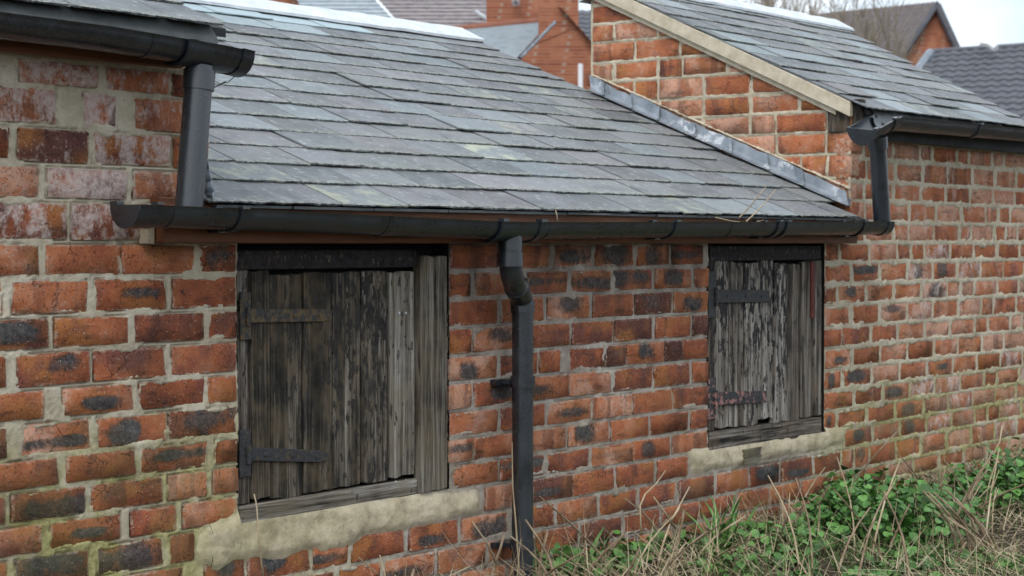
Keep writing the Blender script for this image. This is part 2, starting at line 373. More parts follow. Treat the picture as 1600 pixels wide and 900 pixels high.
M = dict(brick=mat_brick(), mortar=mat_mortar(), slate=mat_slate(), wood=mat_wood(), iron=mat_iron(), pvc=mat_pvc(), lead=mat_lead())
M['fascia'] = mat_simple('brown_fascia', [(.3, (.10, .036, .016)), (.7, (.19, .075, .032))], 6, .6, .2, .002, .3, (1, 1, 12))
M['dark'] = mat_simple('dark_felt', [(.3, (.018, .019, .02)), (.7, (.05, .053, .055))], 14, .7, .4, .004)
M['felt'] = mat_simple('grey_felt', [(.3, (.055, .06, .06)), (.7, (.13, .138, .135))], 9, .6, .4, .004)
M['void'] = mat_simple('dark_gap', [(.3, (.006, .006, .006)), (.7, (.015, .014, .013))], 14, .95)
M['ridge'] = mat_simple('pale_ridge', [(.3, (.50, .54, .57)), (.7, (.74, .77, .79))], 14, .55, .5, .004)
M['barge'] = mat_simple('cream_paint', [(.3, (.40, .34, .24)), (.6, (.58, .51, .39)), (.8, (.64, .58, .47))], 22, .7, .5, .004, .3, (1, 1, 1), (.36, .29, .19))
M['render'] = M['mortar']
M['straw'] = mat_simple('straw', [(.25, (.16, .11, .06)), (.5, (.38, .30, .19)), (.75, (.60, .52, .37))], 6, .8, .2)
M['stem'] = mat_simple('dead_stem', [(.25, (.085, .058, .038)), (.48, (.25, .18, .115)), (.72, (.46, .38, .265))], 18, .8, .4)
M['soil'] = mat_simple('soil', [(.3, (.020, .015, .010)), (.55, (.060, .045, .026)), (.8, (.10, .085, .045))], 7, .95, .9, .03)
M['twig'] = mat_simple('twig', [(.3, (.22, .18, .13)), (.7, (.38, .33, .26))], 4, .9, .2)

def mat_leaf(name, a, b, c3):
    t = NT(name, .5, .4); p = t.pos(); n = t.noise(p, 30, 3); n2 = t.noise(p, 5, 3)
    v = t.math('ADD', t.math('MULTIPLY', n, .5), t.math('MULTIPLY', n2, .5))
    g0 = t.t.nodes.new('ShaderNodeNewGeometry').outputs['Random Per Island']; v = t.math('ADD', v, t.math('MULTIPLY', t.math('SUBTRACT', g0, .5), .32))
    c = t.ramp(v, [(.3, a), (.5, b), (.7, c3)])
    t.bump(t.noise(p, 160, 3), .4, .001); return t.color(c)
M['leaf'] = mat_leaf('nettle_leaf', (.028, .082, .015), (.064, .170, .032), (.130, .285, .064))
M['blade'] = mat_leaf('grass_blade', (.035, .075, .014), (.075, .145, .030), (.16, .22, .07))

# ------------------------------------------------------------------ ground
GZ = -0.955
def ground_h(x, y):
    return GZ + .05 * (fbm(x * 2.1 + 3, y * 2.1, 3) - .5) + .015 * (fbm(x * 14, y * 14, 9) - .5)
xs = np.concatenate([[-600, -60, -10, 0], np.linspace(1, 12, 221), [14, 25, 80, 700]])
ys = np.concatenate([[-600, -60, -12, -6], np.linspace(-3.4, 1.2, 93), [3, 12, 60, 800]])
GX, GY = np.meshgrid(xs, ys); near = (GX > .5) & (GX < 13) & (GY > -3.6) & (GY < 2)
GH = np.where(near, ground_h(GX, GY), GZ)
idx = np.arange(GX.size).reshape(GX.shape)
Q = np.stack([idx[:-1, :-1], idx[:-1, 1:], idx[1:, 1:], idx[1:, :-1]], -1).reshape(-1, 4)
g = link('ground', np_mesh('ground', np.stack([GX, GY, GH], -1).reshape(-1, 3), Q, M['soil'], True)); g['kind'] = 'structure'

# ------------------------------------------------------------------ brickwork
XL, XR = 2.985, 6.156            # party lines: left | middle | right
def brick_mesh(seed):
    r = random.Random(seed); nx, nz = 6, 4; P = {}
    V = []; Fc = []
    for j in range(nz):
        for i in range(nx):
            u = [-.5, -.48, -.17, .17, .48, .5][i]; w = [-.5, -.435, .435, .5][j]
            e = i in (0, nx - 1) or j in (0, nz - 1); cn = i in (0, nx - 1) and j in (0, nz - 1)
            yy = (.003 if e else 0) + (.003 if cn else 0) + r.uniform(-.0012, .0012)
            if r.random() < .14: yy += r.uniform(.002, .006)
            uu = u * (1 - (r.uniform(0, .022) if i in (0, nx - 1) else 0)) + (r.uniform(-.03, .03) if not e else 0)
            ww = w * (1 - (r.uniform(0, .055) if j in (0, nz - 1) else 0))
            if cn: k = r.uniform(0, .05); uu *= 1 - k * .6; ww *= 1 - k * 2
            P[i, j] = len(V); V.append((uu, yy, ww))
    for j in range(nz - 1):
        for i in range(nx - 1): Fc.append((P[i, j], P[i + 1, j], P[i + 1, j + 1], P[i, j + 1]))
    ring = [(i, 0) for i in range(nx)] + [(nx - 1, j) for j in range(1, nz)] + [(i, nz - 1) for i in range(nx - 2, -1, -1)] + [(0, j) for j in range(nz - 2, 0, -1)]
    back = []
    for q in ring: back.append(len(V)); v = V[P[q]]; V.append((v[0], .06, v[2]))
    for a in range(len(ring)):
        b = (a + 1) % len(ring); Fc.append((P[ring[a]], back[a], back[b], P[ring[b]]))
    me = bpy.data.meshes.new('brick'); me.from_pydata(V, [], Fc); me.materials.append(M['brick']); me.shade_smooth()
    me.set_sharp_from_angle(angle=math.radians(50)); return me
BV = [brick_mesh(100 + i) for i in range(18)]

# bed heights measured at three places along the front
ZL = [.396, .336, .252, .17, .093, .003, -.074, -.156, -.231, -.31, -.381, -.458, -.527, -.597, -.667, -.742, -.818, -.895, -.97]
ZM = [.394, .317, .236, .159, .080, .001, -.075, -.148, -.228, -.305, -.38, -.458, -.535, -.608, -.679, -.756, -.832, -.905, -.98]
ZR = [.394, .317, .232, .159, .08, .004, -.069, -.15, -.223, -.305, -.379, -.459, -.535, -.608, -.681, -.755, -.84, -.910, -.985]
def bed(i, x): return float(np.interp(x, [2.74, 4.64, 6.42], [ZL[i], ZM[i], ZR[i]]))
# joints read off the photograph for each course (course 0 is the top one of the left and right walls)
ROWS = {
 0: [(-110, 0), (32, 155), (170, 267), (271, 326)], 1: [(-30, 90), (133, 182), (212, 326)], 2: [(-100, 16), (27, 139), (146, 270), (273, 326)],
 3: [(-60, 61), (74, 198), (210, 326)], 4: [(-150, -16), (-10, 106), (112, 238), (243, 365)],
 5: [(-60, 61), (71, 186), (191, 305), (313, 368), (703, 778), (783, 857), (866, 926), (931, 990), (996, 1045), (1051, 1098)],
 6: [(-110, 5), (19, 136), (149, 260), (270, 369), (702, 735), (744, 818), (825, 887), (894, 955), (960, 1020), (1025, 1080), (1085, 1107)],
 7: [(-45, 75), (86, 200), (210, 318), (325, 369), (702, 777), (784, 851), (856, 923), (926, 988), (991, 1049), (1053, 1107)],
 8: [(-110, 8), (24, 140), (147, 258), (268, 369), (702, 736), (741, 808), (812, 889), (894, 958), (961, 1020), (1025, 1080), (1084, 1107)],
 9: [(-45, 66), (98, 207), (216, 320), (324, 369), (701, 777), (781, 840), (844, 875), (891, 945), (946, 978), (980, 1038), (1040, 1066), (1067, 1107)],
 10: [(-110, 10), (33, 140), (152, 260), (264, 369), (701, 736), (742, 812), (816, 889), (892, 956), (960, 1020), (1023, 1079), (1083, 1107)],
 11: [(-40, 88), (102, 209), (219, 324), (335, 370), (702, 778), (783, 852), (856, 923), (926, 988), (990, 1051), (1053, 1107)],
 12: [(-110, 4), (16, 132), (141, 253), (262, 322), (333, 371), (700, 738), (741, 810), (814, 884), (888, 952), (955, 1015), (1017, 1074), (1081, 1107)],
 13: [(-60, 60), (77, 186), (203, 273), (285, 369), (708, 779), (782, 851), (855, 920), (925, 988), (990, 1048), (1051, 1107)],
 14: [(-110, 8), (21, 136), (150, 253), (265, 301), (758, 828), (832, 893), (895, 960), (963, 1022), (1028, 1074)],
 15: [(-60, 55), (70, 160), (168, 285), (318, 381), (386, 483), (488, 542), (548, 632), (640, 715), (722, 795), (800, 865), (871, 934), (938, 995), (1000, 1058), (1062, 1115), (1120, 1171), (1174, 1218), (1223, 1270), (1273, 1315)],
 16: [(-110, 10), (30, 130), (140, 250), (260, 360), (370, 440), (445, 520), (527, 594), (600, 678), (685, 758), (764, 830), (836, 903), (909, 972), (975, 1033), (1036, 1092), (1097, 1152), (1154, 1203), (1205, 1252), (1255, 1299)],
 17: [(-60, 50), (60, 160), (170, 270), (280, 370), (380, 470), (478, 560), (568, 640), (648, 715), (722, 790), (796, 860), (868, 930), (936, 995), (1000, 1056), (1060, 1114), (1119, 1170), (1174, 1220), (1225, 1270), (1274, 1315)],
}
DARK = {(6, 2), (7, 0), (8, 1), (9, 1), (10, 1), (10, 2), (10, 3), (11, 2), (13, 1), (14, 2), (14, 1), (12, 1), (6, 6), (6, 7), (6, 8), (6, 9), (7, 6), (7, 8), (7, 9),
        (9, 4), (9, 9), (8, 5), (10, 5), (10, 6), (13, 8), (15, 3), (15, 4), (15, 5), (15, 7), (15, 8), (16, 7), (5, 3), (5, 6), (5, 7), (5, 8), (5, 9), (14, 5), (11, 6), (12, 8), (15, 15), (15, 16), (13, 5), (12, 5)}
EFF = {(0, 1): .8, (0, 2): .6, (1, 0): .75, (1, 1): .95, (1, 2): .5, (2, 1): .35, (2, 2): .8, (3, 1): .98, (3, 0): .35, (3, 2): .5, (4, 0): .35, (4, 1): .75, (4, 2): .75, (4, 3): .5}
bricks = []                        # (course, x0, x1, z0, z1, color)
for k, row in ROWS.items():
    for i, (a, b) in enumerate(row):
        x0, x1 = px(a), px(b); xm = (x0 + x1) / 2
        r = random.Random(k * 97 + i * 13 + 5)
        hue = min(.95, max(.12, r.gauss(.62 if xm < 3.1 else .66, .23)))
        dark = r.uniform(.75, 1) if (k, i) in DARK else (r.uniform(.3, .55) if r.random() < .3 else 0)
        if k >= 14: hue -= .10
        eff = EFF.get((k, i), .12 if r.random() < .3 else .03)
        bricks.append((k, x0, x1, bed(k + 1, xm) , bed(k, xm), (hue, dark, eff, .9 if (k, i) in EFF else r.uniform(.05, .35))))
r = random.Random(42)
for k in range(0, 18):             # right-hand wall, mixed stretchers and headers
    x = (XR - .002 if k < 5 else (px(1323) if k in (14,) else px(1289) if k < 14 else px(1318 if k != 16 else 1303)))
    if k < 5: x += 0
    first = True
    while x < 7.88:
        head = r.random() < (.16 if x < 7 else .3)
        L = r.uniform(.098, .115) if head else r.uniform(.205, .222)
        if first: L = (.105 if k % 2 else .2) + r.uniform(-.02, .02); first = False
        if k < 5 and k % 2 == 0 and x < XR + .05: L = .1
        x1 = min(x + L, 7.89); xm = (x + x1) / 2
        if x1 - x > .04:
            hue = min(1, max(0, r.gauss(.88 if k < 9 else .80, .13)))
            if xm < 6.35 and k > 4: hue -= .15
            rgt = max(0, min(1, (xm - 6.5) / .7))
            if k >= 9: hue += .12 * rgt
            dark = r.uniform(.7, 1) if (r.random() < .38 and k > 5 and xm < 7.1) else 0
            eff = r.uniform(.4, .8) if (r.random() < .28 and xm > 6.7 and 4 < k) else (.3 if r.random() < .3 else .04)
            bricks.append((k, x, x1, bed(k + 1, xm), bed(k, xm), (hue, dark, eff, r.uniform(.3, 1) * (.35 + .65 * rgt))))
        x = x1 + r.uniform(.013, .020)

WIN = [(px(371), px(702), -.668, .0), (px(1107), px(1288), -.680, .0)]
PATCH = [[(300, 842), (372, 800), (700, 770), (712, 762), (757, 757), (757, 800), (700, 812), (560, 842), (520, 856), (370, 884), (302, 882)],
         [(1074, 703), (1110, 698), (1290, 668), (1319, 664), (1321, 690), (1270, 706), (1200, 722), (1076, 742)]]
PATCHW = [[onY(*q)[[0, 2]] for q in pp] for pp in PATCH]
def in_poly(X, Z, poly):
    ins = np.zeros(X.shape, bool); n = len(poly)
    for i in range(n):
        (x1, z1), (x2, z2) = poly[i], poly[(i + 1) % n]
        c = ((z1 > Z) != (z2 > Z)) & (X < (x2 - x1) * (Z - z1) / (z2 - z1 + 1e-12) + x1); ins ^= c
    return ins
def mortar_sheet(name, u0, u1, z0, z1, step, rects, tofn, offs, smear, parent, keep=None, patches=(), seed=0):
    """pointing as relief: proud, ragged and smeared over the brick arrises"""
    U = np.linspace(u0, u1, int((u1 - u0) / step) + 1); Z = np.linspace(z0, z1, int((z1 - z0) / step) + 1)
    UU, ZZ = np.meshgrid(U, Z); S = np.full(UU.shape, -.02); PT = np.zeros(UU.shape)
    for (a, b, c, d) in rects:
        i0, i1 = np.searchsorted(U, [a - .01, b + .01]); j0, j1 = np.searchsorted(Z, [c - .01, d + .01])
        if i1 <= i0 or j1 <= j0: continue
        u = UU[j0:j1, i0:i1]; z = ZZ[j0:j1, i0:i1]
        q = np.minimum(np.minimum(u - a, b - u), np.minimum(z - c, d - z)); S[j0:j1, i0:i1] = np.maximum(S[j0:j1, i0:i1], q)
    nz = fbm(UU * 55, ZZ * 55, 21 + seed); lo = fbm(UU * 9, ZZ * 9, 33 + seed); fi = fbm(UU * 160, ZZ * 160, 44 + seed, 2)
    off = offs(UU) if callable(offs) else offs
    hj = off + (lo - .5) * .008 + (nz - .5) * .0045 + (fi - .5) * .0018
    gr = fbm(UU * 14 + 40, ZZ * 14, 61 + seed); hj = hj - np.interp(UU, [2.9, 3.6, 6.0, 6.5], [.011, .008, .008, .003]) * np.clip((gr - .42) * 7, 0, 1) * np.exp(-((S + .0005) / .0026) ** 2)
    e = -.001 + smear * np.clip((nz - .42) * 2.2 + (lo - .45) * 2.0, 0, 2.2)
    h = np.minimum(hj, .0004 + (e - S) * .9 + (fi - .5) * .002)
    for pp in patches:
        jx = (nz - .5) * .03 + (fbm(UU * 11, ZZ * 11, 88) - .5) * .09; jz = (fbm(UU * 30 + 9, ZZ * 30, 77) - .5) * .03 + (fbm(UU * 9, ZZ * 9, 99) - .5) * .05
        m = in_poly(UU + jx, ZZ + jz, pp)
        if not m.any(): continue
        B = m.astype(float); R_ = max(2, int(.016 / step))
        for _ in range(2):                        # feathered thickness: the fill thins out over the bricks
            for ax in (0, 1):
                cs_ = np.cumsum(np.pad(B, [(R_ + 1, R_) if a_ == ax else (0, 0) for a_ in (0, 1)], mode='edge'), axis=ax); w_ = 2 * R_ + 1
                B = (cs_[w_:] - cs_[:-w_]) / w_ if ax == 0 else (cs_[:, w_:] - cs_[:, :-w_]) / w_
        tro = fbm(UU * 7 + .6 * ZZ * 20, ZZ * 26, 5); hp = -.012 + .021 * B + (lo - .5) * .010 + (tro - .5) * .005 + (nz - .5) * .0022 + (fi - .5) * .0006
        on = (B > .12) & (hp > h); h = np.where(on, hp, h); S = np.where(B > .12, np.minimum(S, .01), S); PT = np.maximum(PT, np.where(on, np.clip(B * 1.4 - .2, 0, 1), 0))
    h = np.clip(h, -.022, .02)
    V = tofn(UU, ZZ, h).reshape(-1, 3); ix = np.arange(UU.size).reshape(UU.shape)
    q = np.stack([ix[:-1, :-1], ix[:-1, 1:], ix[1:, 1:], ix[1:, :-1]], -1)
    deep = (S > .026); dq = deep[:-1, :-1] & deep[:-1, 1:] & deep[1:, 1:] & deep[1:, :-1]
    if keep is not None: dq |= ~keep((UU[:-1, :-1] + UU[1:, 1:]) / 2, (ZZ[:-1, :-1] + ZZ[1:, 1:]) / 2)
    q = q[~dq]; used = np.unique(q); remap = np.zeros(len(V), int); remap[used] = np.arange(len(used))
    me = np_mesh(name, V[used], remap[q], M['mortar'], True); at = me.attributes.new('patch', 'FLOAT', 'POINT'); at.data.foreach_set('value', PT.ravel()[used].astype(np.float32))
    return link(name, me, parent)
front = lambda U, Z, h: np.stack([U, -h, Z], -1)
gablef = lambda U, Z, h: np.stack([XR - h, U, Z], -1)
def outside_windows(U, Z):
    k = np.ones(U.shape, bool)
    for (a, b, c, d) in WIN: k &= ~((U > a) & (U < b) & (Z > c) & (Z < d + .05))
    return k
rects = [(b[1], b[2], b[3] + .005, b[4] - .005) for b in bricks]
def place_brick(b, parent, flip=None, key=0):
    k, x0, x1, z0, z1, c = b; r = random.Random(int(x0 * 1e4) + k * 7919 + key)
    o = link('brick', BV[r.randrange(len(BV))], parent, color=c)
    dx = x1 - x0; dz = z1 - z0 - .010; y = r.uniform(-.0045, .0008) if x1 < 3.2 and flip is None else (r.uniform(-.0030, .0008) if x1 < 6 or flip else r.uniform(-.0012, .0022))
    if flip is None: o.location = ((x0 + x1) / 2, y, (z0 + z1) / 2); o.rotation_euler = (r.uniform(-.012, .012), r.gauss(0, .006), r.uniform(-.006, .006))
    else: o.location = (XR + y, (x0 + x1) / 2, (z0 + z1) / 2); o.rotation_euler = (0, r.gauss(0, .006), -math.pi / 2)
    o.scale = (dx, 1, dz); return o

# ------------------------------------------------------------------ the three buildings
BL = thing('brick_outbuilding', 'taller brick outbuilding at far left, salt-stained bricks above the low roof gutter', 'outbuilding', (2.2, 0, GZ))
BM = thing('brick_outbuilding', 'low middle brick outbuilding with wide slate roof and two boarded wooden shutters', 'outbuilding', (4.5, 0, GZ))
BR = thing('brick_outbuilding', 'taller brick outbuilding at right with cream barge board on its gable', 'outbuilding', (7.5, 0, GZ))
bpy.context.view_layer.update()
def adopt(o, root):                # keep world placement under a root that stands at the wall's foot
    o.parent = root; o.matrix_parent_inverse = Matrix.Translation(-root.location); return o
offsL = lambda U: np.interp(U, [2.9, 3.5, 5.9, 6.6], [-.0008, -.0020, -.0018, .0012])
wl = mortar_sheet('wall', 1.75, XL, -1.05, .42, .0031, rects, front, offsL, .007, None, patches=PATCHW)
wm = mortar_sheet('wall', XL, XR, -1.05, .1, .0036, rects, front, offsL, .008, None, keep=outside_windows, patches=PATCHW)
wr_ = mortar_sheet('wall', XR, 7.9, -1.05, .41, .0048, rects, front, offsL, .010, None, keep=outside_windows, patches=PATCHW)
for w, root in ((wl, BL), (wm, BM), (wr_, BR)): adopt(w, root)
for b in bricks:
    xm = (b[1] + b[2]) / 2; w = wl if xm < XL else (wm if xm < XR else wr_)
    if 4 >= b[0] and XL < xm < XR: w = wl if xm < 4 else wr_
    place_brick(b, w)
# cores behind the facing
def core(x0, x1, y0, y1, zf, zb, root):
    m = MB(); m.hexa([(x0, y0, -1.1), (x1, y0, -1.1), (x1, y1, -1.1), (x0, y1, -1.1), (x0, y0, zf), (x1, y0, zf), (x1, y1, zb), (x0, y1, zb)])
    return adopt(m.build('wall_core', M['mortar']), root)
SL, SM_, SR = .44, .414, .465
core(1.7, XL - .03, .03, 1.6, .42, .42 + 1.57 * SL, BL)
core(XL + .0, XR - .0, .10, 1.75, .05, .05 + 1.65 * SM_ , BM)
core(XR + .03, 7.88, .03, 1.12, .42, .42 + 1.13 * SR, BR)
# gable of the right building above the middle roof
ZG = [1.04, .966, .889, .815, .731, .654, .569, .492, .414, .333, .245, .16, .08]
def verge_z(y): return .487 + SR * 1.0 * y
gb = []
rg = random.Random(5)
for k in range(len(ZG) - 1):
    z1, z0 = ZG[k], ZG[k + 1]; y = 1.172 if k % 2 else 1.172
    first = True; end = -.003
    while y > end + .03:
        L = rg.uniform(.195, .21) if rg.random() > .14 else .1
        if first: L = .1 if k % 2 == 0 else .2; first = False
        y0 = max(y - L, end)
        ym = (y + y0) / 2; zt = min(z1, verge_z(ym) + .004)
        if zt - z0 > .03 and z1 > .10 + SM_ * y0:
            gb.append((k, y0, y, z0, zt, (min(1, max(0, rg.gauss(.82, .11))), rg.uniform(.3, .5) if rg.random() < .3 else 0, .06, rg.uniform(.1, .4))))
        y = y0 - rg.uniform(.009, .013)
wg = mortar_sheet('gable_wall', 0.0, 1.18, .02, 1.06, .0052, [(b[1], b[2], b[3] + .005, b[4] - .005) for b in gb], gablef, .0015, .006, None,
                  keep=lambda U, Z: Z < verge_z(U) + .03, seed=50)
adopt(wg, BR)
for b in gb: place_brick(b, wg, flip=1)

# ------------------------------------------------------------------ slate roofs
def slate_mesh(seed, L=.27):
    r = random.Random(seed); n = 9; V = []; Fc = []; th = .0046
    top = []; 
    for i in range(n):
        u = -.5 + i / (n - 1); j = r.uniform(-.0020, .0020) + (.006 if i in (0, n - 1) and r.random() < .4 else 0)
        V += [(u, j, th), (u, j + r.uniform(-.001, .004), 0), (u, .018, th + r.uniform(-.0004, .0008)), (u, L, th * .7), (u, L, 0)]
    for i in range(n - 1):
        a = i * 5; b = a + 5
        Fc += [(a + 2, b + 2, b + 3, a + 3), (a, b, b + 2, a + 2), (a + 1, b + 1, b, a), (a + 4, b + 4, b + 1, a + 1)]
    Fc += [(1, 0, 2, 3, 4), tuple((n - 1) * 5 + q for q in (0, 1, 4, 3, 2))]
    me = bpy.data.meshes.new('slate'); me.from_pydata(V, [], Fc); me.materials.append(M['slate']); return me
SV = [slate_mesh(500 + i) for i in range(10)]
def slates(root_roof, rows, z_of, slope, x0fn, x1fn, wid, seed, colorfn=None, first_split=None):
    r = random.Random(seed); ang = math.atan(slope); n = 0
    for k, Y in enumerate(rows):
        x0, x1 = x0fn(k), x1fn(k); x = x0; first = True
        while x < x1 - .03:
            w = wid * r.uniform(.86, 1.14)
            if first: w = wid * (.35 if k % 2 else .85) * r.uniform(.8, 1.2); first = False
            xe = x + w
            if xe > x1 - .07: xe = x1
            o = link('slate', SV[r.randrange(len(SV))], root_roof)
            o.scale = (xe - x - r.uniform(.004, .008), 1, 1)
            lift = r.uniform(0, .002) + (.004 if r.random() < .07 else 0)
            o.location = ((x + xe) / 2, Y + r.gauss(0, .003), z_of(Y) - .0046 + lift)
            o.rotation_euler = (ang - .033 - lift * 2, 0, r.gauss(0, .006))
            o.color = colorfn(k, (x + xe) / 2, r) if colorfn else ((.5, 0, 0, 1) if r.random() < .05 else (0, 0, 0, 1))
            x = xe; n += 1
    return n
def deck(name, x0, x1, ya, yb, z_of, th, root, mat='dark', drop=.02):
    m = MB(); za, zb = z_of(ya) - drop, z_of(yb) - drop
    m.hexa([(x0, ya, za - th), (x1, ya, za - th), (x1, yb, zb - th), (x0, yb, zb - th), (x0, ya, za), (x1, ya, za), (x1, yb, zb), (x0, yb, zb)])
    return adopt(m.build(name, M[mat]), root)
# middle roof
zm = lambda y: .87 + SM_ * (y - 1.78)
roofM = deck('roof', XL - .01, XR - .002, -.06, 1.86, zm, .02, BM)
rowsM = [-.088, .052, .178, .306, .436, .555, .688, .815, .935, 1.062, 1.175, 1.300, 1.425, 1.53, 1.65]
def mcol(k, x, r):
    if k == 14 and x < 5.35: return (0, .85, 0, 1)
    if k == 13 and x < 5.0 and r.random() < .5: return (0, .5, 0, 1)
    if abs(x - 4.55) < .1 and k == 3: return (1, .15, 0, 1)
    if r.random() < .06: return (.55, .05, 0, 1)
    if r.random() < .12: return (0, .16, 0, 1)
    return (0, 0, 0, 1)
slates(roofM, rowsM, zm, SM_, lambda k: XL - .09 if k == 0 else XL + .004, lambda k: XR - .006 if k else XR - .11, .255, 3, mcol)
m = MB()                             # eave under-course, seen as thin broken edges below the first slates
r = random.Random(9); x = XL - .05
while x < XR - .1:
    w = r.uniform(.2, .3); m.box(x, min(x + w - .004, XR - .1), -.080 + r.uniform(-.004, .006), .02, zm(-.085) - .0145 - r.uniform(0, .002), zm(-.085) - .0085); x += w
u = m.build('eave_under_slates', M['felt'], roofM); u['kind'] = 'stuff'
def ridge_cap(name, x0, x1, z_of, slope, yt, w, root, seed):
    r = random.Random(seed); m = MB(); x = x0
    xs = np.linspace(x0, x1, 26); pr = []
    for xx in xs:
        wj = w + r.uniform(-.008, .008); zz = z_of(yt)
        pr.append([(xx, yt - wj, z_of(yt - wj) + .005), (xx, yt - wj, z_of(yt - wj) + .016), (xx, yt, zz + .022 + r.uniform(-.003, .003)), (xx, yt + .05, zz - .01), (xx, yt + .05, zz - .1)])
    for i in range(len(xs) - 1):
        for j in range(4): m.quad(pr[i][j], pr[i + 1][j], pr[i + 1][j + 1], pr[i][j + 1])
    m.quad(*pr[-1]); m.quad(*pr[0][::-1])
    return m.build(name, M['ridge'], root)
ridge_cap('ridge_capping', XL, XR + .0, zm, SM_, 1.865, .13, roofM, 1)
# right roof
zr = lambda y: .545 + SR * (y - .014)
ze = zr(-.1)
m = MB(); za, zb = zr(-.06) - .02, zr(1.14) - .02
m.hexa([(XR + .01, -.06, za - .02), (7.74, -.06, za - .02), (8.18, 1.14, zb - .02), (XR + .01, 1.14, zb - .02), (XR + .01, -.06, za), (7.74, -.06, za), (8.18, 1.14, zb), (XR + .01, 1.14, zb)])
roofR = adopt(m.build('roof', M['dark']), BR)
rowsR = [-.092 + .125 * i for i in range(10)]
def rcol(k, x, r):
    q = r.random()
    return (.5, .1, 0, 1) if q < .10 else ((.1, .25, 0, 1) if q < .3 else (0, 0, 0, 1))
slates(roofR, rowsR, zr, SR, lambda k: XR - .035, lambda k: 7.75 + .45 * (rowsR[k] + .1) / 1.24, .25, 8, rcol)
ridge_cap('ridge_capping', XR - .04, 8.20, zr, SR, 1.165, .10, roofR, 2)
# left roof
zl = lambda y: .497 + SL * (y + .12)
roofL = deck('roof', 1.7, XL - .02, -.08, 1.7, zl, .02, BL)
slates(roofL, [-.12 + .135 * i for i in range(13)], zl, SL, lambda k: 1.7, lambda k: 2.925 + (.0 if k else 0), .26, 17)
# eave trays and fascias
def strip(name, pts_yz, x0, x1, mat, root, th=.006):
    m = MB(); n = len(pts_yz)
    a = [(x0, y, z) for y, z in pts_yz]; b = [(x1, y, z) for y, z in pts_yz]
    for i in range(n - 1): m.quad(a[i], b[i], b[i + 1], a[i + 1])
    q = [(x0, y + th, z) for y, z in pts_yz]; w = [(x1, y + th, z) for y, z in pts_yz]
    for i in range(n - 1): m.quad(q[i + 1], w[i + 1], w[i], q[i])
    for A, B in ((a, q), (w, b)):
        for i in range(n - 1): m.quad(A[i], A[i + 1], B[i + 1], B[i])
    m.quad(a[0], q[0], w[0], b[0]); m.quad(a[-1], b[-1], w[-1], q[-1])
    return adopt(m.build(name, M[mat]), root)
strip('eave_tray', [(-.085, zl(-.085) - .014), (-.108, .468), (-.112, .448)], 1.7, 2.912, 'felt', BL)
strip('eave_tray', [(-.06, zr(-.06) - .012), (-.085, .465), (-.11, .438)], XR + .045, 7.72, 'felt', BR)
def board(name, x0, x1, y0, y1, z0, z1, mat, root):
    m = MB(); m.box(x0, x1, y0, y1, z0, z1); o = adopt(m.build(name, M[mat]), root)
    bv = o.modifiers.new('b', 'BEVEL'); bv.width = .0025; bv.segments = 1; return o
board('fascia', px(248) - .04, 6.085, -.064, -.04, .0005, .088, 'fascia', BM)
board('fascia_packer', px(248) - .03, px(345), -.040, -.004, .001, .105, 'fascia', BM)
board('soffit_lath', px(345), 6.085, -.04, -.004, .004, .05, 'dark', BM)
board('fascia', 1.7, 2.86, -.052, -.028, .398, .485, 'fascia', BL)
board('fascia', XR + .03, 7.86, -.052, -.028, .386, .50, 'dark', BR)
m = MB(); m.box(px(234) - .03, px(244) - .03, -.03, .0, .0, .09); adopt(m.build('mortar_fillet', M['mortar']), BL)

# cream barge board and the timber wall plate end on the right gable
m = MB()
def vb(y, off): return (y, zr(y) - .012 + off)
for (xa, xb, o1, o0) in ((XR - .036, XR - .010, -.001, -.056), (XR - .018, XR - .004, -.050, -.078)):
    ys_ = [(-.012 if o0 > -.06 else .055), 1.175]
    p0, p1 = [vb(y, o0) for y in ys_]; q0, q1 = [vb(y, o1) for y in ys_]
    m.hexa([(xa, p0[0], p0[1]), (xb, p0[0], p0[1]), (xb, p1[0], p1[1]), (xa, p1[0], p1[1]), (xa, q0[0], q0[1]), (xb, q0[0], q0[1]), (xb, q1[0], q1[1]), (xa, q1[0], q1[1])])
o = adopt(m.build('barge_board', M['barge']), BR); bv = o.modifiers.new('b', 'BEVEL'); bv.width = .002; bv.segments = 1
o = board('wall_plate_end', XR - .008, XR + .05, .006, .095, .412, .490, 'wood', BR); o.color = (.22, .2, 0, 0)
o = board('barge_end_block', XR - .012, XR + .028, -.045, -.013, .412, .530, 'wood', BR); o.color = (.3, .2, .1, 0)

# lead flashing along the middle roof against the gable, one sheet per step
fl = MB(); fl.box(XR - .012, XR - .006, .0, .02, zm(.01), zm(.01) + .03)
flash = adopt(fl.build('flashing', M['lead']), BM)
ed = [1.160, 1.10, .96, .835, .665, .50, .335, .185, .005]
for i in range(len(ed) - 1):
    yb, ya = ed[i], ed[i + 1] - .016; r = random.Random(i); m = MB(); hb = .057 + r.uniform(-.003, .008)
    prof = []
    for t in np.linspace(0, 1, 5):
        y = ya + (yb - ya) * t; z = zm(y); lift = .002 + .008 * (1 - t) + (.008 if t == 0 else 0) + r.uniform(-.002, .005); sk = .022 + r.uniform(-.008, .008)
        prof.append([(XR - .006 - lift * .5, y + sk, z + hb + sk * SM_ + r.uniform(-.004, .004)), (XR - .012 - lift, y + sk * .4, z + hb * .45), (XR - .022 - lift, y, z + .010 + lift * .3), (XR - .050 - lift, y - .008, z + .005 + lift * .3)])
    for a in range(4):
        for b in range(3): m.quad(prof[a][b], prof[a + 1][b], prof[a + 1][b + 1], prof[a][b + 1])
    o = m.build('lead_sheet', M['lead'], flash)
    sd = o.modifiers.new('s', 'SOLIDIFY'); sd.thickness = .002; sd.offset = 0
    o.parent = flash; o.matrix_parent_inverse = Matrix.Identity(4)
m = MB()                              # mortar fillet over the lead
r = random.Random(3)
P = [(y, zm(y) + .066) for y in np.linspace(1.17, .0, 60)]
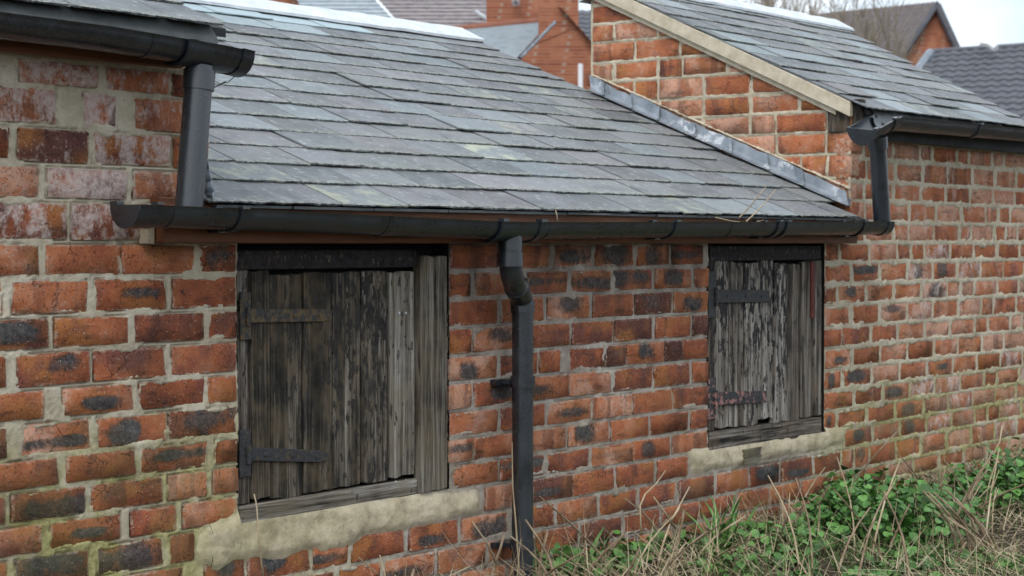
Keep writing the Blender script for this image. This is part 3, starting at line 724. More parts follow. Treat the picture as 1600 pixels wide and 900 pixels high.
for i in range(59):
    (ya, za), (yb, zb) = P[i], P[i + 1]
    m.quad((XR - .004, ya, za + .003 + r.uniform(0, .007)), (XR - .0125, ya, za + r.uniform(0, .003)), (XR - .0125, yb, zb + r.uniform(0, .003)), (XR - .004, yb, zb + .003 + r.uniform(0, .007)))
adopt(m.build('flashing_pointing', M['mortar']), BR)
# lead at the left abutment
m = MB(); Lc = [onY(x, y, -.07) for x, y in ((316, 245), (316, 265), (317, 285), (319, 302), (324, 309))]; Rc = [onY(x, y, -.085) for x, y in ((322, 245), (327, 262), (331, 282), (335, 300), (332, 313))]
Mc = [(a + b) / 2 + np.array([0, -.010, 0]) for a, b in zip(Lc, Rc)]
for i in range(4):
    m.quad(Lc[i + 1], Mc[i + 1], Mc[i], Lc[i]); m.quad(Mc[i + 1], Rc[i + 1], Rc[i], Mc[i])
o = adopt(m.build('lead_soaker', M['lead'], smooth=True), BM); sd = o.modifiers.new('s', 'SOLIDIFY'); sd.thickness = .002
# ------------------------------------------------------------------ shutters
def wood(mb, name, parent, tone, paint, alg, horiz, bev=.0022):
    o = mb.build(name, M['wood'], parent); o.color = (tone, paint, alg, horiz)
    b = o.modifiers.new('b', 'BEVEL'); b.width = bev; b.segments = 1; return o
def plank(parent, xa, xb, z0, z1, yf, tone, paint, alg=0, name='plank', seed=0, th=.02, nail=False):
    r = random.Random(seed); m = MB(); n = 5
    # ragged ends, slightly wandering edges
    L = [(xa + r.uniform(-.001, .0015), z0 + (z1 - z0) * i / n) for i in range(n + 1)]; R = [(xb + r.uniform(-.0015, .001), z0 + (z1 - z0) * i / n) for i in range(n + 1)]
    bt = [(xa + (xb - xa) * i / 4, z0 + r.uniform(-.004, .005)) for i in range(1, 4)]; tp = [(xa + (xb - xa) * i / 4, z1 + r.uniform(-.003, .003)) for i in range(1, 4)]
    L[0] = (L[0][0], z0 + r.uniform(-.004, .005)); R[0] = (R[0][0], z0 + r.uniform(-.004, .005))
    ring = [L[0]] + bt + R + tp[::-1] + L[:0:-1]
    m.prism([(x, yf, z) for x, z in ring], (0, th, 0))
    o = wood(m, name, parent, tone, paint, alg, 0, .0018); o.rotation_euler = (0, r.gauss(0, .0015), 0); return o
def rail(parent, xa, xb, z0, z1, yf, yb, tone, paint, alg=0, name='rail', tilt=0.0):
    m = MB(); m.hexa([(xa, yf, z0), (xb, yf, z0 + tilt), (xb, yb, z0 + tilt), (xa, yb, z0), (xa, yf, z1), (xb, yf, z1 + tilt), (xb, yb, z1 + tilt), (xa, yb, z1)])
    return wood(m, name, parent, tone, paint, alg, 1)
def post(parent, xa, xb, z0, z1, yf, yb, tone, paint, alg=0, name='stile'):
    m = MB(); m.box(xa, xb, yf, yb, z0, z1); return wood(m, name, parent, tone, paint, alg, 0)
def hinge(parent, x0, x1, zc0, zc1, h, y, rust, pink, plate, rounded):
    m = MB(); n = 10; top = []; bot = []
    for i in range(n + 1):
        t = i / n; x = x0 + (x1 - x0) * t; z = zc0 + (zc1 - zc0) * t; hh = h / 2 * (1 - .08 * t)
        if rounded and t > .92: hh *= .55
        top.append((x, z + hh)); bot.append((x, z - hh))
    m.prism([(x, y, z) for x, z in bot + top[::-1]], (0, .006, 0))
    pa, pb, pz0, pz1 = plate; m.box(pa, pb, y + .002, y + .007, pz0, pz1)
    m.tube([(x0 + .004, y - .001, zc0 - h * .75), (x0 + .004, y - .001, zc0 + h * .62)], .0075, 10)      # knuckle
    for t in (.22, .55, .85):
        x = x0 + (x1 - x0) * t; z = zc0 + (zc1 - zc0) * t; m.tube([(x, y + .001, z), (x, y - .0035, z)], [.0075, .005], 8)
    o = m.build('hinge_strap', M['iron'], parent); o.color = (rust, pink, 0, 1)
    b = o.modifiers.new('b', 'BEVEL'); b.width = .0012; b.segments = 1
def pz(x, y): return onY(x, y)[2]
Y0 = .030
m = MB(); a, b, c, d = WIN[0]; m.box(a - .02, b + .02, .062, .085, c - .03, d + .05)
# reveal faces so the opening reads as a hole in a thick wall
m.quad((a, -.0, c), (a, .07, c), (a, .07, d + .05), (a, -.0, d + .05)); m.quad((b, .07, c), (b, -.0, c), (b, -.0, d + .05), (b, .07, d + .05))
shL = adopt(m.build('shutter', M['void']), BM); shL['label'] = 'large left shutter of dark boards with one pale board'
ztL = pz(520, 420); zsT = pz(376, 791); zsB = pz(380, 819)
rail(shL, px(374), px(655), pz(500, 420), pz(500, 391), .006, .055, .30, .95)
rail(shL, px(374), px(654), zsB, zsT - .002, .004, .055, .66, .05, .12, 'sill', .004)
post(shL, px(372), px(396.5), zsT, pz(385, 421), .016, .055, .42, .35)
xsL = [398, 428, 479, 525.5, 570, 611.5]; tn = [.26, .30, .14, .40, .44]; pt = [.3, .5, .55, .7, .76]
for i in range(5): plank(shL, px(xsL[i]) + .0018, px(xsL[i + 1]) - .0022, zsT + [.004, .006, .006, .004, .006][i], pz(500, 424 + i), .012 + .002 * (i % 2), tn[i], pt[i], .08, seed=i)
for gx in (450, 464):              # beaded grooves
    pass
plank(shL, px(613.5), px(652.5), zsT + .012, pz(633, 425), .010, .66, .30, .14, seed=11)
plank(shL, px(654.5), px(695.5), zsB + .006, pz(675, 402), -.008, .56, .0, .12, 'cover_board', 12, .03)
m = MB()
for (qx, qy) in ((623, 489), (633.5, 489), (618, 753), (634, 751)):
    p = onY(qx, qy, .010); m.tube([(p[0], .0105, p[2]), (p[0], .007, p[2])], .0032, 8)
m.build('nail_head', M['ridge'], shL)
hinge(shL, px(388), px(521), pz(392, 493.5), pz(519, 493), .0335, .005, .46, 0, (px(379), px(396), pz(388, 531), pz(388, 456)), True)
hinge(shL, px(388), px(514), pz(390, 709.5), pz(512, 714), .033, .005, .15, .05, (px(377), px(395), pz(386, 746), pz(386, 672)), True)

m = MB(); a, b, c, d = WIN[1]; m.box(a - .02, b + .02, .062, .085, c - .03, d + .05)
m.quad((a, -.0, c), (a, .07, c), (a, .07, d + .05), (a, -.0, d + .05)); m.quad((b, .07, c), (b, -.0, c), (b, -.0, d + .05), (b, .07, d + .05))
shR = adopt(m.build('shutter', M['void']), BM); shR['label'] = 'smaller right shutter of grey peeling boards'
rail(shR, px(1111), px(1284), pz(1190, 407), pz(1190, 384), .004, .055, .30, .95)
zT2 = pz(1109, 675); zB2 = pz(1113, 706)
rail(shR, px(1109), px(1284.5), zB2, zT2 - .002, .000, .055, .56, .45, 0, 'sill', -.004)
post(shR, px(1109), px(1122), zT2, pz(1115, 407), .012, .055, .42, .72)
post(shR, px(1276.5), px(1286), zT2, pz(1280, 407), .004, .055, .66, .35)
xsR = [1122.5, 1144, 1168, 1190.5, 1213.6, 1235.6, 1256, 1276]; tn = [.86, .72, .74, .86, .84, .48, .52]; pt = [.68, .5, .66, .72, .7, .25, .3]
for i in range(7): plank(shR, px(xsR[i]) + .002, px(xsR[i + 1]) - .003, zT2 + .003, pz(1200, 408), .012 + .0022 * (i % 2), tn[i], pt[i], .0, seed=30 + i)
m = MB(); m.box(px(1270), px(1275), .006, .012, pz(1272, 497), pz(1272, 409))
o = m.build('red_bead', mat_simple('red_paint', [(.3, (.07, .014, .012)), (.7, (.17, .035, .03))], 30, .7), shR)
hinge(shR, px(1119), px(1204), pz(1122, 462.5), pz(1200, 463), .045, .004, .05, .12, (px(1109), px(1122), pz(1115, 497), pz(1115, 424)), False)
hinge(shR, px(1119), px(1200), pz(1122, 622.5), pz(1198, 620), .044, .004, .15, .52, (px(1109), px(1122), pz(1115, 655), pz(1115, 590)), False)

m = MB()                              # end-grain packing block in the mortar below the right shutter
for i in range(6):
    z1 = pz(1170, 700) - .0085 * i; m.box(px(1157) + .004 * (i % 2), px(1185) - .003 * (i % 3), -.0150, .02, z1 - .0072, z1)
o = adopt(wood(m, 'packing_block', None, .55, .0, .5, 1, .001), BM)

# ------------------------------------------------------------------ rainwater goods
GR = .0435
def gut_prof(R, th=.003):            # open half round with turned-in rims; (dy, dz) about the rim centre
    o = [(R * math.cos(a), R * math.sin(a)) for a in np.linspace(math.pi, 2 * math.pi, 19)]
    i = [((R - th) * math.cos(a), (R - th) * math.sin(a)) for a in np.linspace(2 * math.pi, math.pi, 19)]
    return [(-R - .003, .004)] + o + [(R + .003, .004)] + [(R - th, .004)] + i + [(-R + th, .004)]
def gut_seg(m, p0, p1, R=GR, th=.003):
    pr = gut_prof(R, th); n = len(pr); b = len(m.v)
    for p in (p0, p1):
        for dy, dz in pr: m.v.append((p[0], p[1] + dy, p[2] + dz))
    for i in range(n):
        j = (i + 1) % n; m.f.append((b + i, b + n + i, b + n + j, b + j))
    for base, rev in ((b, 1), (b + n, 0)):
        h = n // 2
        for i in range(h - 1):
            q = (base + i, base + i + 1, base + n - 2 - i, base + n - 1 - i); m.f.append(q if not rev else q[::-1])
def gut_disc(m, p, R, w, sgn):
    a = np.linspace(math.pi, 2 * math.pi, 19); ring = [(p[0], p[1] + R * math.cos(t), p[2] + R * math.sin(t)) for t in a]
    ring = [(p[0], p[1] - R, p[2] + .004)] + ring + [(p[0], p[1] + R, p[2] + .004)]
    m.prism(ring, (w * sgn, 0, 0))
def gz(line, x): return float(np.interp(x, line[0], line[1]))
def collar(parent, line, x, w, R, name, yc, clip=True, arm=False):
    m = MB(); z = gz(line, x); gut_seg(m, (x - w / 2, yc, gz(line, x - w / 2)), (x + w / 2, yc, gz(line, x + w / 2)), R, .004)
    if clip:
        m.box(x - w / 2, x + w / 2, yc - R - .004, yc - R + .012, z + .004, z + .010); m.box(x - w / 2, x + w / 2, yc + R - .012, yc + R + .004, z + .004, z + .010)
    if arm: m.box(x - w / 2 - .004, x + w / 2 + .004, yc + R * .55, -.066, z - R * 1.02, z - .012)
    o = m.build(name, M['pvc'], parent, smooth=True, autosm=40); return o
YC = -.128
lineM = ([2.6, 3.93, 6.15], [.081, .0535, .076])
m = MB()
gut_seg(m, (2.66, YC, gz(lineM, 2.66)), (3.93, YC, gz(lineM, 3.93))); gut_seg(m, (3.93, YC, gz(lineM, 3.93)), (6.14, YC, gz(lineM, 6.14)))
gM = adopt(m.build('gutter', M['pvc'], smooth=True, autosm=40), BM)
def GX_(x, y=345): return onY(x, y, YC - GR)[0]
m = MB(); x = GX_(243); gut_seg(m, (x - .045, YC, gz(lineM, x)), (x + .018, YC, gz(lineM, x)), GR + .004, .004); gut_disc(m, (x - .045, YC, gz(lineM, x)), GR + .004, .004, -1)
m.box(x - .002, x + .018, YC - GR - .008, YC - GR + .012, gz(lineM, x) + .005, gz(lineM, x) + .010); m.box(x - .05, x - .03, YC + GR - .02, YC + GR + .004, gz(lineM, x) + .004, gz(lineM, x) + .012)
m.build('stop_end', M['pvc'], gM, smooth=True, autosm=40)
m = MB(); x = GX_(1392); gut_seg(m, (x - .02, YC, gz(lineM, x)), (x + .02, YC, gz(lineM, x)), GR + .004, .004); gut_disc(m, (x + .02, YC, gz(lineM, x)), GR + .004, .004, 1)
m.build('stop_end', M['pvc'], gM, smooth=True, autosm=40)
for qx in (381, 1058, 1352): collar(gM, lineM, GX_(qx) , .022, GR + .005, 'bracket', YC, True, True)
for qx in (1218, 1231): collar(gM, lineM, GX_(qx), .020, GR + .006, 'union_clip', YC, True, qx == 1218)
m = MB(); xa, xb = GX_(786), GX_(846); gut_seg(m, (xa, YC, gz(lineM, xa)), (xb, YC, gz(lineM, xb)), GR + .004, .004)
for xx in (xa, xb): gut_seg(m, (xx - .012, YC, gz(lineM, xx)), (xx + .012, YC, gz(lineM, xx)), GR + .008, .006); m.box(xx - .012, xx + .012, YC - GR - .012, YC - GR + .01, gz(lineM, xx) + .004, gz(lineM, xx) + .012)
out = m.build('running_outlet', M['pvc'], gM, smooth=True, autosm=40)
for qx in (276, 612, 862, 1146):     # moulded ticks on the gutter face
    m = MB(); x = GX_(qx); gut_seg(m, (x - .006, YC, gz(lineM, x) - .001), (x + .006, YC, gz(lineM, x) - .001), GR + .0012, .003); m.build('moulded_mark', M['pvc'], gM, smooth=True, autosm=40)
# middle downpipe with swan-neck
PR = .0300
xo = onY(797, 400, YC)[0]; xp = onY(816.5, 600, -.065)[0]; zo = gz(lineM, xo) - GR
def arc(pts, n=9):                   # round a polyline
    pts = [np.array(p, float) for p in pts]; out = [pts[0]]
    for i in range(1, len(pts) - 1):
        a, b, c = pts[i - 1], pts[i], pts[i + 1]
        ua = (a - b) / np.linalg.norm(a - b); uc = (c - b) / np.linalg.norm(c - b); d = min(.07, np.linalg.norm(a - b) * .49, np.linalg.norm(c - b) * .49)
        for t in np.linspace(0, 1, n): out.append((1 - t) ** 2 * (b + ua * d) + 2 * t * (1 - t) * b + t * t * (b + uc * d))
    return out + [pts[-1]]
m = MB(); m.tube([(xp, -.065, -.20), (xp, -.065, -.96)], PR, 28)
dpM = adopt(m.build('downpipe', M['pvc'], smooth=True, autosm=40), BM)
m = MB(); m.tube(arc([(xo, YC, zo + .01), (xo, YC, -.085), (xp, -.065, -.155), (xp, -.065, -.215)]), PR + .001, 28)
m.tube([(xo, YC, zo + .012), (xo, YC, -.020)], PR + .003, 28); m.tube([(xo, YC, -.024), (xo, YC, -.062)], PR + .0055, 28)
bm_ = m.build('offset_bend', M['pvc'], dpM, smooth=True, autosm=40)
m = MB(); q0 = np.array((xo, YC, -.085)); q1 = np.array((xp, -.065, -.155)); dd = (q1 - q0) / np.linalg.norm(q1 - q0); mid_ = (q0 + q1) / 2
m.tube([mid_ - dd * .006, mid_ + dd * .022], PR + .005, 28); m.tube([(xp, -.065, -.158), (xp, -.065, -.192)], PR + .0045, 28); m.build('socket', M['pvc'], dpM, smooth=True, autosm=40)
for zz in (pz(816, 592), pz(816, 841)):
    m = MB(); m.tube([(xp, -.065, zz - .015), (xp, -.065, zz + .015)], PR + .0055, 28); m.box(xp - .068, xp - .02, -.024, -.004, zz - .009, zz + .007); m.box(xp - .04, xp + .04, -.05, -.002, zz - .006, zz + .006)
    m.build('pipe_clip', M['pvc'], dpM, smooth=True, autosm=40)
# left gutter and the short pipe that drops into the middle gutter
lineL = ([1.6, 2.55, 2.95], [.462, .452, .436])
YL = -.128
m = MB(); gut_seg(m, (1.7, YL, gz(lineL, 1.7)), (2.55, YL, gz(lineL, 2.55))); gut_seg(m, (2.55, YL, gz(lineL, 2.55)), (2.90, YL, gz(lineL, 2.90)))
gL = adopt(m.build('gutter', M['pvc'], smooth=True, autosm=40), BL)
xL0, xL1 = onY(294, 70, YL - GR)[0], onY(392, 95, YL - GR)[0]
m = MB(); gut_seg(m, (xL0, YL, gz(lineL, xL0)), (xL1, YL, gz(lineL, xL1) - .003), GR + .005, .004); gut_disc(m, (xL1, YL, gz(lineL, xL1) - .003), GR + .005, .004, 1)
gut_seg(m, (xL0 - .004, YL, gz(lineL, xL0)), (xL0 + .02, YL, gz(lineL, xL0)), GR + .010, .006); gut_seg(m, (xL1 - .03, YL, gz(lineL, xL1)), (xL1 + .004, YL, gz(lineL, xL1) - .004), GR + .009, .006)
m.build('end_outlet', M['pvc'], gL, smooth=True, autosm=40)
m = MB(); x = onY(243, 50, YL - GR)[0]; gut_seg(m, (x - .006, YL, gz(lineL, x) - .001), (x + .006, YL, gz(lineL, x) - .001), GR + .0012, .003); m.build('moulded_mark', M['pvc'], gL, smooth=True, autosm=40)
pa, pb = onY(312, 110, YL), onY(295.5, 325, YL)
m = MB(); m.tube([pa + np.array([0, 0, .01]), pb], PR + .0015, 28); dpL = adopt(m.build('downpipe', M['pvc'], smooth=True, autosm=40), BL)
dv = (pb - pa) / np.linalg.norm(pb - pa)
m = MB(); m.tube([pa, pa + dv * .045], PR + .0055, 28); m.build('socket', M['pvc'], dpL, smooth=True, autosm=40)
# loose wire under the left outlet
m = MB(); w0, w1 = onY(375, 112, YL), onY(334, 137, YL); m.tube([w0, (w0 + w1) / 2 + np.array([0, 0, -.008]), onY(352, 128, YL), w1], [.001, .001, .0022, .0015], 6); m.build('loose_wire', M['pvc'], gL)
# right gutter, its tilted end outlet and leaning pipe
lineR = ([6.1, 7.3, 9], [.455, .468, .485]); YR = -.140
xR0 = onY(1395, 190, YR - GR)[0] + .015
m = MB(); gut_seg(m, (xR0, YR, gz(lineR, xR0)), (7.84, YR, gz(lineR, 7.84))); gR = adopt(m.build('gutter', M['pvc'], smooth=True, autosm=40), BR)
collar(gR, lineR, onY(1532, 205, YR - GR)[0], .022, GR + .005, 'bracket', YR, True, False)
m = MB(); R2 = GR + .010; gut_seg(m, (-.175, 0, 0), (.03, 0, 0), R2, .004); gut_disc(m, (-.175, 0, 0), R2, .004, -1)
gut_seg(m, (-.02, 0, 0), (.03, 0, 0), R2 + .004, .005); gut_seg(m, (-.178, 0, 0), (-.155, 0, 0), R2 + .004, .005)
for sx in (-.01, -.165): m.box(sx - .012, sx + .012, -R2 - .006, -R2 + .01, .004, .010)
eo = adopt(m.build('end_outlet', M['pvc'], smooth=True, autosm=40), BR)
eo.parent = gR; eo.matrix_parent_inverse = gR.matrix_parent_inverse.inverted() @ Matrix.Identity(4) if False else Matrix.Identity(4)
eo.location = (xR0, YR, gz(lineR, xR0)); eo.rotation_euler = (math.radians(8), math.radians(-17), 0)
pa, pb = onY(1371, 218, YR), onY(1378.5, 350, YC)
m = MB(); m.tube([pa, pb], PR + .001, 24); dpR = adopt(m.build('downpipe', M['pvc'], smooth=True, autosm=40), BR)
dv = (pb - pa) / np.linalg.norm(pb - pa)
m = MB(); m.tube([pa - dv * .01, pa + dv * .035], PR + .006, 24); m.build('socket', M['pvc'], dpR, smooth=True, autosm=40)

# ------------------------------------------------------------------ plants and litter at the wall's foot
def gzv(x, y): return float(ground_h(np.array([x]), np.array([y]))[0])
def stem_mesh(seed, L, rad, bend):
    r = random.Random(seed); m = MB(); n = 6; pts = []; d = r.uniform(0, 6.28)
    for i in range(n):
        t = i / (n - 1); pts.append((bend * L * t * t * math.cos(d) + r.uniform(-.004, .004), bend * L * t * t * math.sin(d) + r.uniform(-.004, .004), L * t))
    m.tube(pts, [rad * (1 - .45 * i / (n - 1)) for i in range(n)], 6)
    if r.random() < .45:
        a = pts[3]; m.tube([a, (a[0] + r.uniform(-.05, .05), a[1] + r.uniform(-.03, .03), a[2] + L * .22)], [rad * .6, rad * .3], 5)
    return m.mesh('dead_stem', M['stem'] if seed % 3 else M['straw'], True)
DS = [stem_mesh(900 + i, 1.0 if i % 2 else .9, .0095 if i % 3 else .007, .08 + .14 * (i % 4)) for i in range(12)]
def dead_stem(x, y, L, lean, az_, i, thick=1.0):
    o = link('dead_stem', DS[i % 12], None, (x, y, gzv(x, y) - .02)); k = L
    o.scale = (k * 1.0 * thick * .30 / max(L, .2) if False else thick * .62, thick * .62, k)
    o.rotation_euler = (lean * math.sin(az_), lean * math.cos(az_), 0)
    w, g_ = (('left of the downpipe foot', 'dead stalks left of the downpipe') if x < 4.02 else ('between the downpipe and the small shutter', 'dead stalks right of the downpipe') if x < 5.15 else
             ('under the small shutter', 'dead stalks under the small shutter') if x < 5.95 else ('right of the small shutter', 'dead stalks right of the small shutter'))
    return tag(o, 'cut dead stalk below the wall, ' + w, 'stalk', g_)
r = random.Random(77); n = 0
def gpt(qx, qy): return onZ(qx, qy, GZ)
# stalks close to the wall between the left shutter and the right edge
for i in range(34):
    x = r.uniform(3.35, 4.75); y = r.uniform(-.42, -.10); L = r.uniform(.10, .26); dead_stem(x, y, L, r.uniform(-.1, .6), r.uniform(-.5, .6), i); n += 1
for i in range(96):
    x = r.uniform(4.6, 7.6); y = r.uniform(-1.0, -.12) ; L = r.uniform(.12, .34) * (1.0 if y < -.3 else .8)
    dead_stem(x, y, L, r.uniform(.0, .75), r.uniform(-.7, .6), i + 3, r.uniform(.6, 1.0)); n += 1
for i in range(14):                # dark clump of upright cut canes near the right edge
    c = gpt(1530, 872); o = dead_stem(c[0] + r.uniform(-.05, .07), c[1] + r.uniform(-.05, .05), r.uniform(.16, .24), r.uniform(-.08, .12), 0, 3 * i + 1, 1.15)
    o['label'] = 'dark upright cut cane in the tight clump near the lower right corner'; o['group'] = 'dark cane clump at lower right'
    o.data = DS[1]
def pale_stem(name, label, pts, rad):
    m = MB(); m.tube(pts, [rad * (1 - .5 * i / (len(pts) - 1)) for i in range(len(pts))], 6); o = m.build(name, M['straw'], None, True); return tag(o, label, 'stalk')
pale_stem('dry_stalk', 'lone pale dry stalk standing in front of the left shutter corner', [onY(412, 905, -.25), onY(405, 850, -.24), onY(401, 790, -.22), onY(397, 772, -.22)], .0028)
pale_stem('dry_stalk', 'thin pale dry stalk leaning on the left side of the downpipe', [onY(812, 902, -.16), onY(806, 820, -.14), onY(801, 760, -.12), onY(800, 690, -.12)], .003)
pale_stem('dry_stalk', 'pale dry stalk bent like a hook against the wall right of the downpipe', [onY(1002, 835, -.18), onY(1000, 790, -.16), onY(1008, 772, -.16), onY(1025, 756, -.15), onY(1040, 735, -.15)], .0035)
pale_stem('dry_stalk', 'long pale dry stalk slanting before the wall near the right edge', [onY(1535, 750, -.3), onY(1550, 715, -.3), onY(1562, 690, -.3), onY(1566, 665, -.3)], .005)
pale_stem('dry_stalk', 'straight pale dry stalk slanting left in front of the middle wall', [onY(1056, 826, -.2), onY(1038, 800, -.2), onY(1021, 776, -.2)], .004)
pale_stem('dry_stalk', 'thin slanting pale stalk left of the downpipe foot', [onY(775, 880, -.2), onY(762, 850, -.2), onY(738, 815, -.2)], .0035)
for k, (lab, pts) in enumerate([('upper dry grass stem lodged in the middle gutter before the slates', [(1155, 340), (1170, 325), (1190, 300), (1197, 291)]), ('lower dry grass stem lodged in the middle gutter before the slates', [(1166, 346), (1180, 333), (1200, 311), (1212, 296)]),
        ('curved dry grass stem lying along the middle gutter rim', [(1118, 340), (1145, 346), (1175, 349), (1193, 344)]), ('short dry twig sticking up from the gutter right of the outlet', [(871, 347), (870, 335), (868, 328)])]):
    o = pale_stem('dry_twig', lab, [onY(a, b, YC - .02) for a, b in pts], .0026)

# dead grass, straw and green blades: nobody could count them
def blades(name, N, xr, yr, Lr, wr, flat, mat, seed, label, cat, dens=None, curl=.5):
    g_ = np.random.default_rng(seed); x = g_.uniform(*xr, N); y = g_.uniform(*yr, N)
    keep = np.ones(N, bool)
    if dens is not None: keep = g_.random(N) < dens(x, y)
    x, y = x[keep], y[keep]; N = len(x); z = ground_h(x, y) - .008
    L = g_.uniform(*Lr, N); w = g_.uniform(*wr, N); az_ = g_.uniform(0, 2 * np.pi, N); inc = np.clip(g_.normal(flat[0], flat[1], N), .05, 1.62)
    lift = g_.uniform(0, flat[2], N) if len(flat) > 2 else 0
    V = np.zeros((N, 4, 2, 3)); cx = np.cos(az_); cy = np.sin(az_)
    px_, py_, pz_ = x.copy(), y.copy(), z + lift
    for k in range(4):
        t = k / 3; ww = w * (1 - .85 * t)
        V[:, k, 0] = np.stack([px_ - cy * ww, py_ + cx * ww, pz_], -1); V[:, k, 1] = np.stack([px_ + cy * ww, py_ - cx * ww, pz_ + ww * .4], -1)
        a = inc + curl * t * g_.uniform(-.2, 1, N); st = L / 3
        px_ = px_ + cx * np.sin(a) * st; py_ = py_ + cy * np.sin(a) * st; pz_ = np.maximum(pz_ + np.cos(a) * st, z)
    V = V.reshape(-1, 3); V[:, 1] = np.minimum(V[:, 1], -.012)
    b = (np.arange(N) * 8)[:, None]; Q = np.concatenate([b + np.array([[0, 1, 3, 2]]) + 2 * k for k in range(3)], 0)
    o = link(name, np_mesh(name, V, Q, mat)); o['kind'] = 'stuff'; o['label'] = label; o['category'] = cat; return o
clump = lambda s, lo, hi: (lambda x, y: np.clip((fbm(x * 3 + s, y * 3, s) - lo) / (hi - lo), 0, 1))
blades('dry_grass', 11500, (3.2, 9.4), (-1.5, -.03), (.06, .26), (.0010, .0024), (1.30, .25, .05), M['straw'], 1, 'matted dry straw and dead grass at the foot of the wall', 'dry grass', clump(4, .30, .55))
blades('dead_grass_tufts', 2300, (3.2, 9.4), (-1.5, -.06), (.10, .24), (.0010, .0022), (.55, .3), M['straw'], 5, 'upright wispy dead grass before the wall', 'dead grass', clump(11, .42, .66))
blades('green_grass', 26000, (3.9, 9.4), (-2.7, -.03), (.04, .12), (.0012, .0026), (.6, .35), M['blade'], 2, 'short green grass growing through the straw', 'grass', clump(8, .28, .52))

# leafy clumps (nettles and ground ivy)
def leaf_geo(r, c, nrm, up_, s, V, Fc):
    n_ = np.array(nrm); n_ /= np.linalg.norm(n_); u = np.array(up_) - n_ * (n_ @ np.array(up_)); u /= np.linalg.norm(u) + 1e-9; w = np.cross(n_, u)
    prof = [(0, 0), (.34, .12), (.50, .38), (.42, .50), (.47, .62), (.30, .74), (.31, .84), (0, 1.05)]
    b = len(V); pts = []
    for (a, t) in prof: pts.append(c + s * (w * a + u * t + n_ * (a * .25 - t * t * .12)))
    for (a, t) in prof[1:-1][::-1]: pts.append(c + s * (-w * a + u * t + n_ * (a * .25 - t * t * .12)))
    V.append(tuple(c + s * (u * .5 - n_ * .03))); V += [tuple(p) for p in pts]; k = len(pts)
    for i in range(k): Fc.append((b, b + 1 + i, b + 1 + (i + 1) % k))
def leafy(c, rx, ry, h, N, seed, label, size=(.018, .036)):
    r = random.Random(seed); root = thing('leafy_weed', label, 'plant', (c[0], c[1], gzv(c[0], c[1])), 'leafy green weeds at the foot of the wall')
    V, Fc = [], []; st = MB()
    for i in range(N // 6):
        a = r.uniform(0, 6.28); q = math.sqrt(r.random()); sx = c[0] + rx * q * math.cos(a); sy = min(-.02, c[1] + ry * q * math.sin(a)); z0 = gzv(sx, sy)
        hh = h * (1 - .55 * q * q) * r.uniform(.45, 1.08); lx, ly = r.uniform(-.04, .04), r.uniform(-.05, .02)
        if i % 3 == 0: st.tube([(sx, sy, z0 - .01), (sx + lx, min(-.015, sy + ly), z0 + hh)], [.0022, .0012], 5)
        for j in range(6):
            t = 1 - j * .13 * r.uniform(.6, 1.2); a2 = r.uniform(0, 6.28); o_ = np.array([math.cos(a2), math.sin(a2), 0])
            cc_ = np.array([sx + lx * t, min(-.02, sy + ly * t), z0 + hh * max(t, .1)]) + o_ * r.uniform(0, .022)
            nn = np.array([r.gauss(0, .35), r.gauss(-.25, .35), 1.0]) + o_ * .35
            leaf_geo(r, cc_, nn, o_ + np.array([0, 0, r.uniform(-.5, .2)]), r.uniform(*size), V, Fc)
    me = bpy.data.meshes.new('foliage'); V = np.array(V); V[:, 1] = np.minimum(V[:, 1], -.008); me.from_pydata(V.tolist(), [], Fc); me.materials.append(M['leaf'])
    f_ = adopt(link('foliage', me), root); f_['kind'] = 'stuff'; s_ = adopt(st.build('stems', M['blade']), root); s_['kind'] = 'stuff'
G = [((1385, 838), .36, .26, .20, 900, 'widest clump of bright green leafy weeds below right of the small shutter'),
     ((1335, 795), .16, .12, .16, 260, 'leafy green clump against the wall right below the small shutter'),
     ((1575, 790), .34, .20, .22, 620, 'leafy green weeds against the wall at the right edge'),
     ((1225, 862), .22, .16, .11, 190, 'low leafy weeds among straw below the small shutter'),
     ((955, 885), .16, .08, .10, 120, 'small leafy weeds at the wall foot right of the downpipe'),
     ((845, 893), .09, .07, .10, 80, 'little leafy weed close beside the downpipe foot'),
     ((1040, 872), .16, .10, .09, 100, 'low leafy weeds by the wall between downpipe and strap-leaved plant'),
     ((1470, 885), .42, .22, .06, 280, 'flat leafy weeds in the foreground straw at lower right'),
     ((1180, 895), .25, .16, .07, 140, 'flat leafy weeds at the bottom edge below the strap-leaved plant'),
     ((790, 893), .05, .05, .09, 50, 'tiny leafy weed just left of the downpipe foot')]
for i, (q, a, b, h, N, lab) in enumerate(G): leafy(gpt(*q), a, b, h, int(N * 1.7), 60 + i, lab)
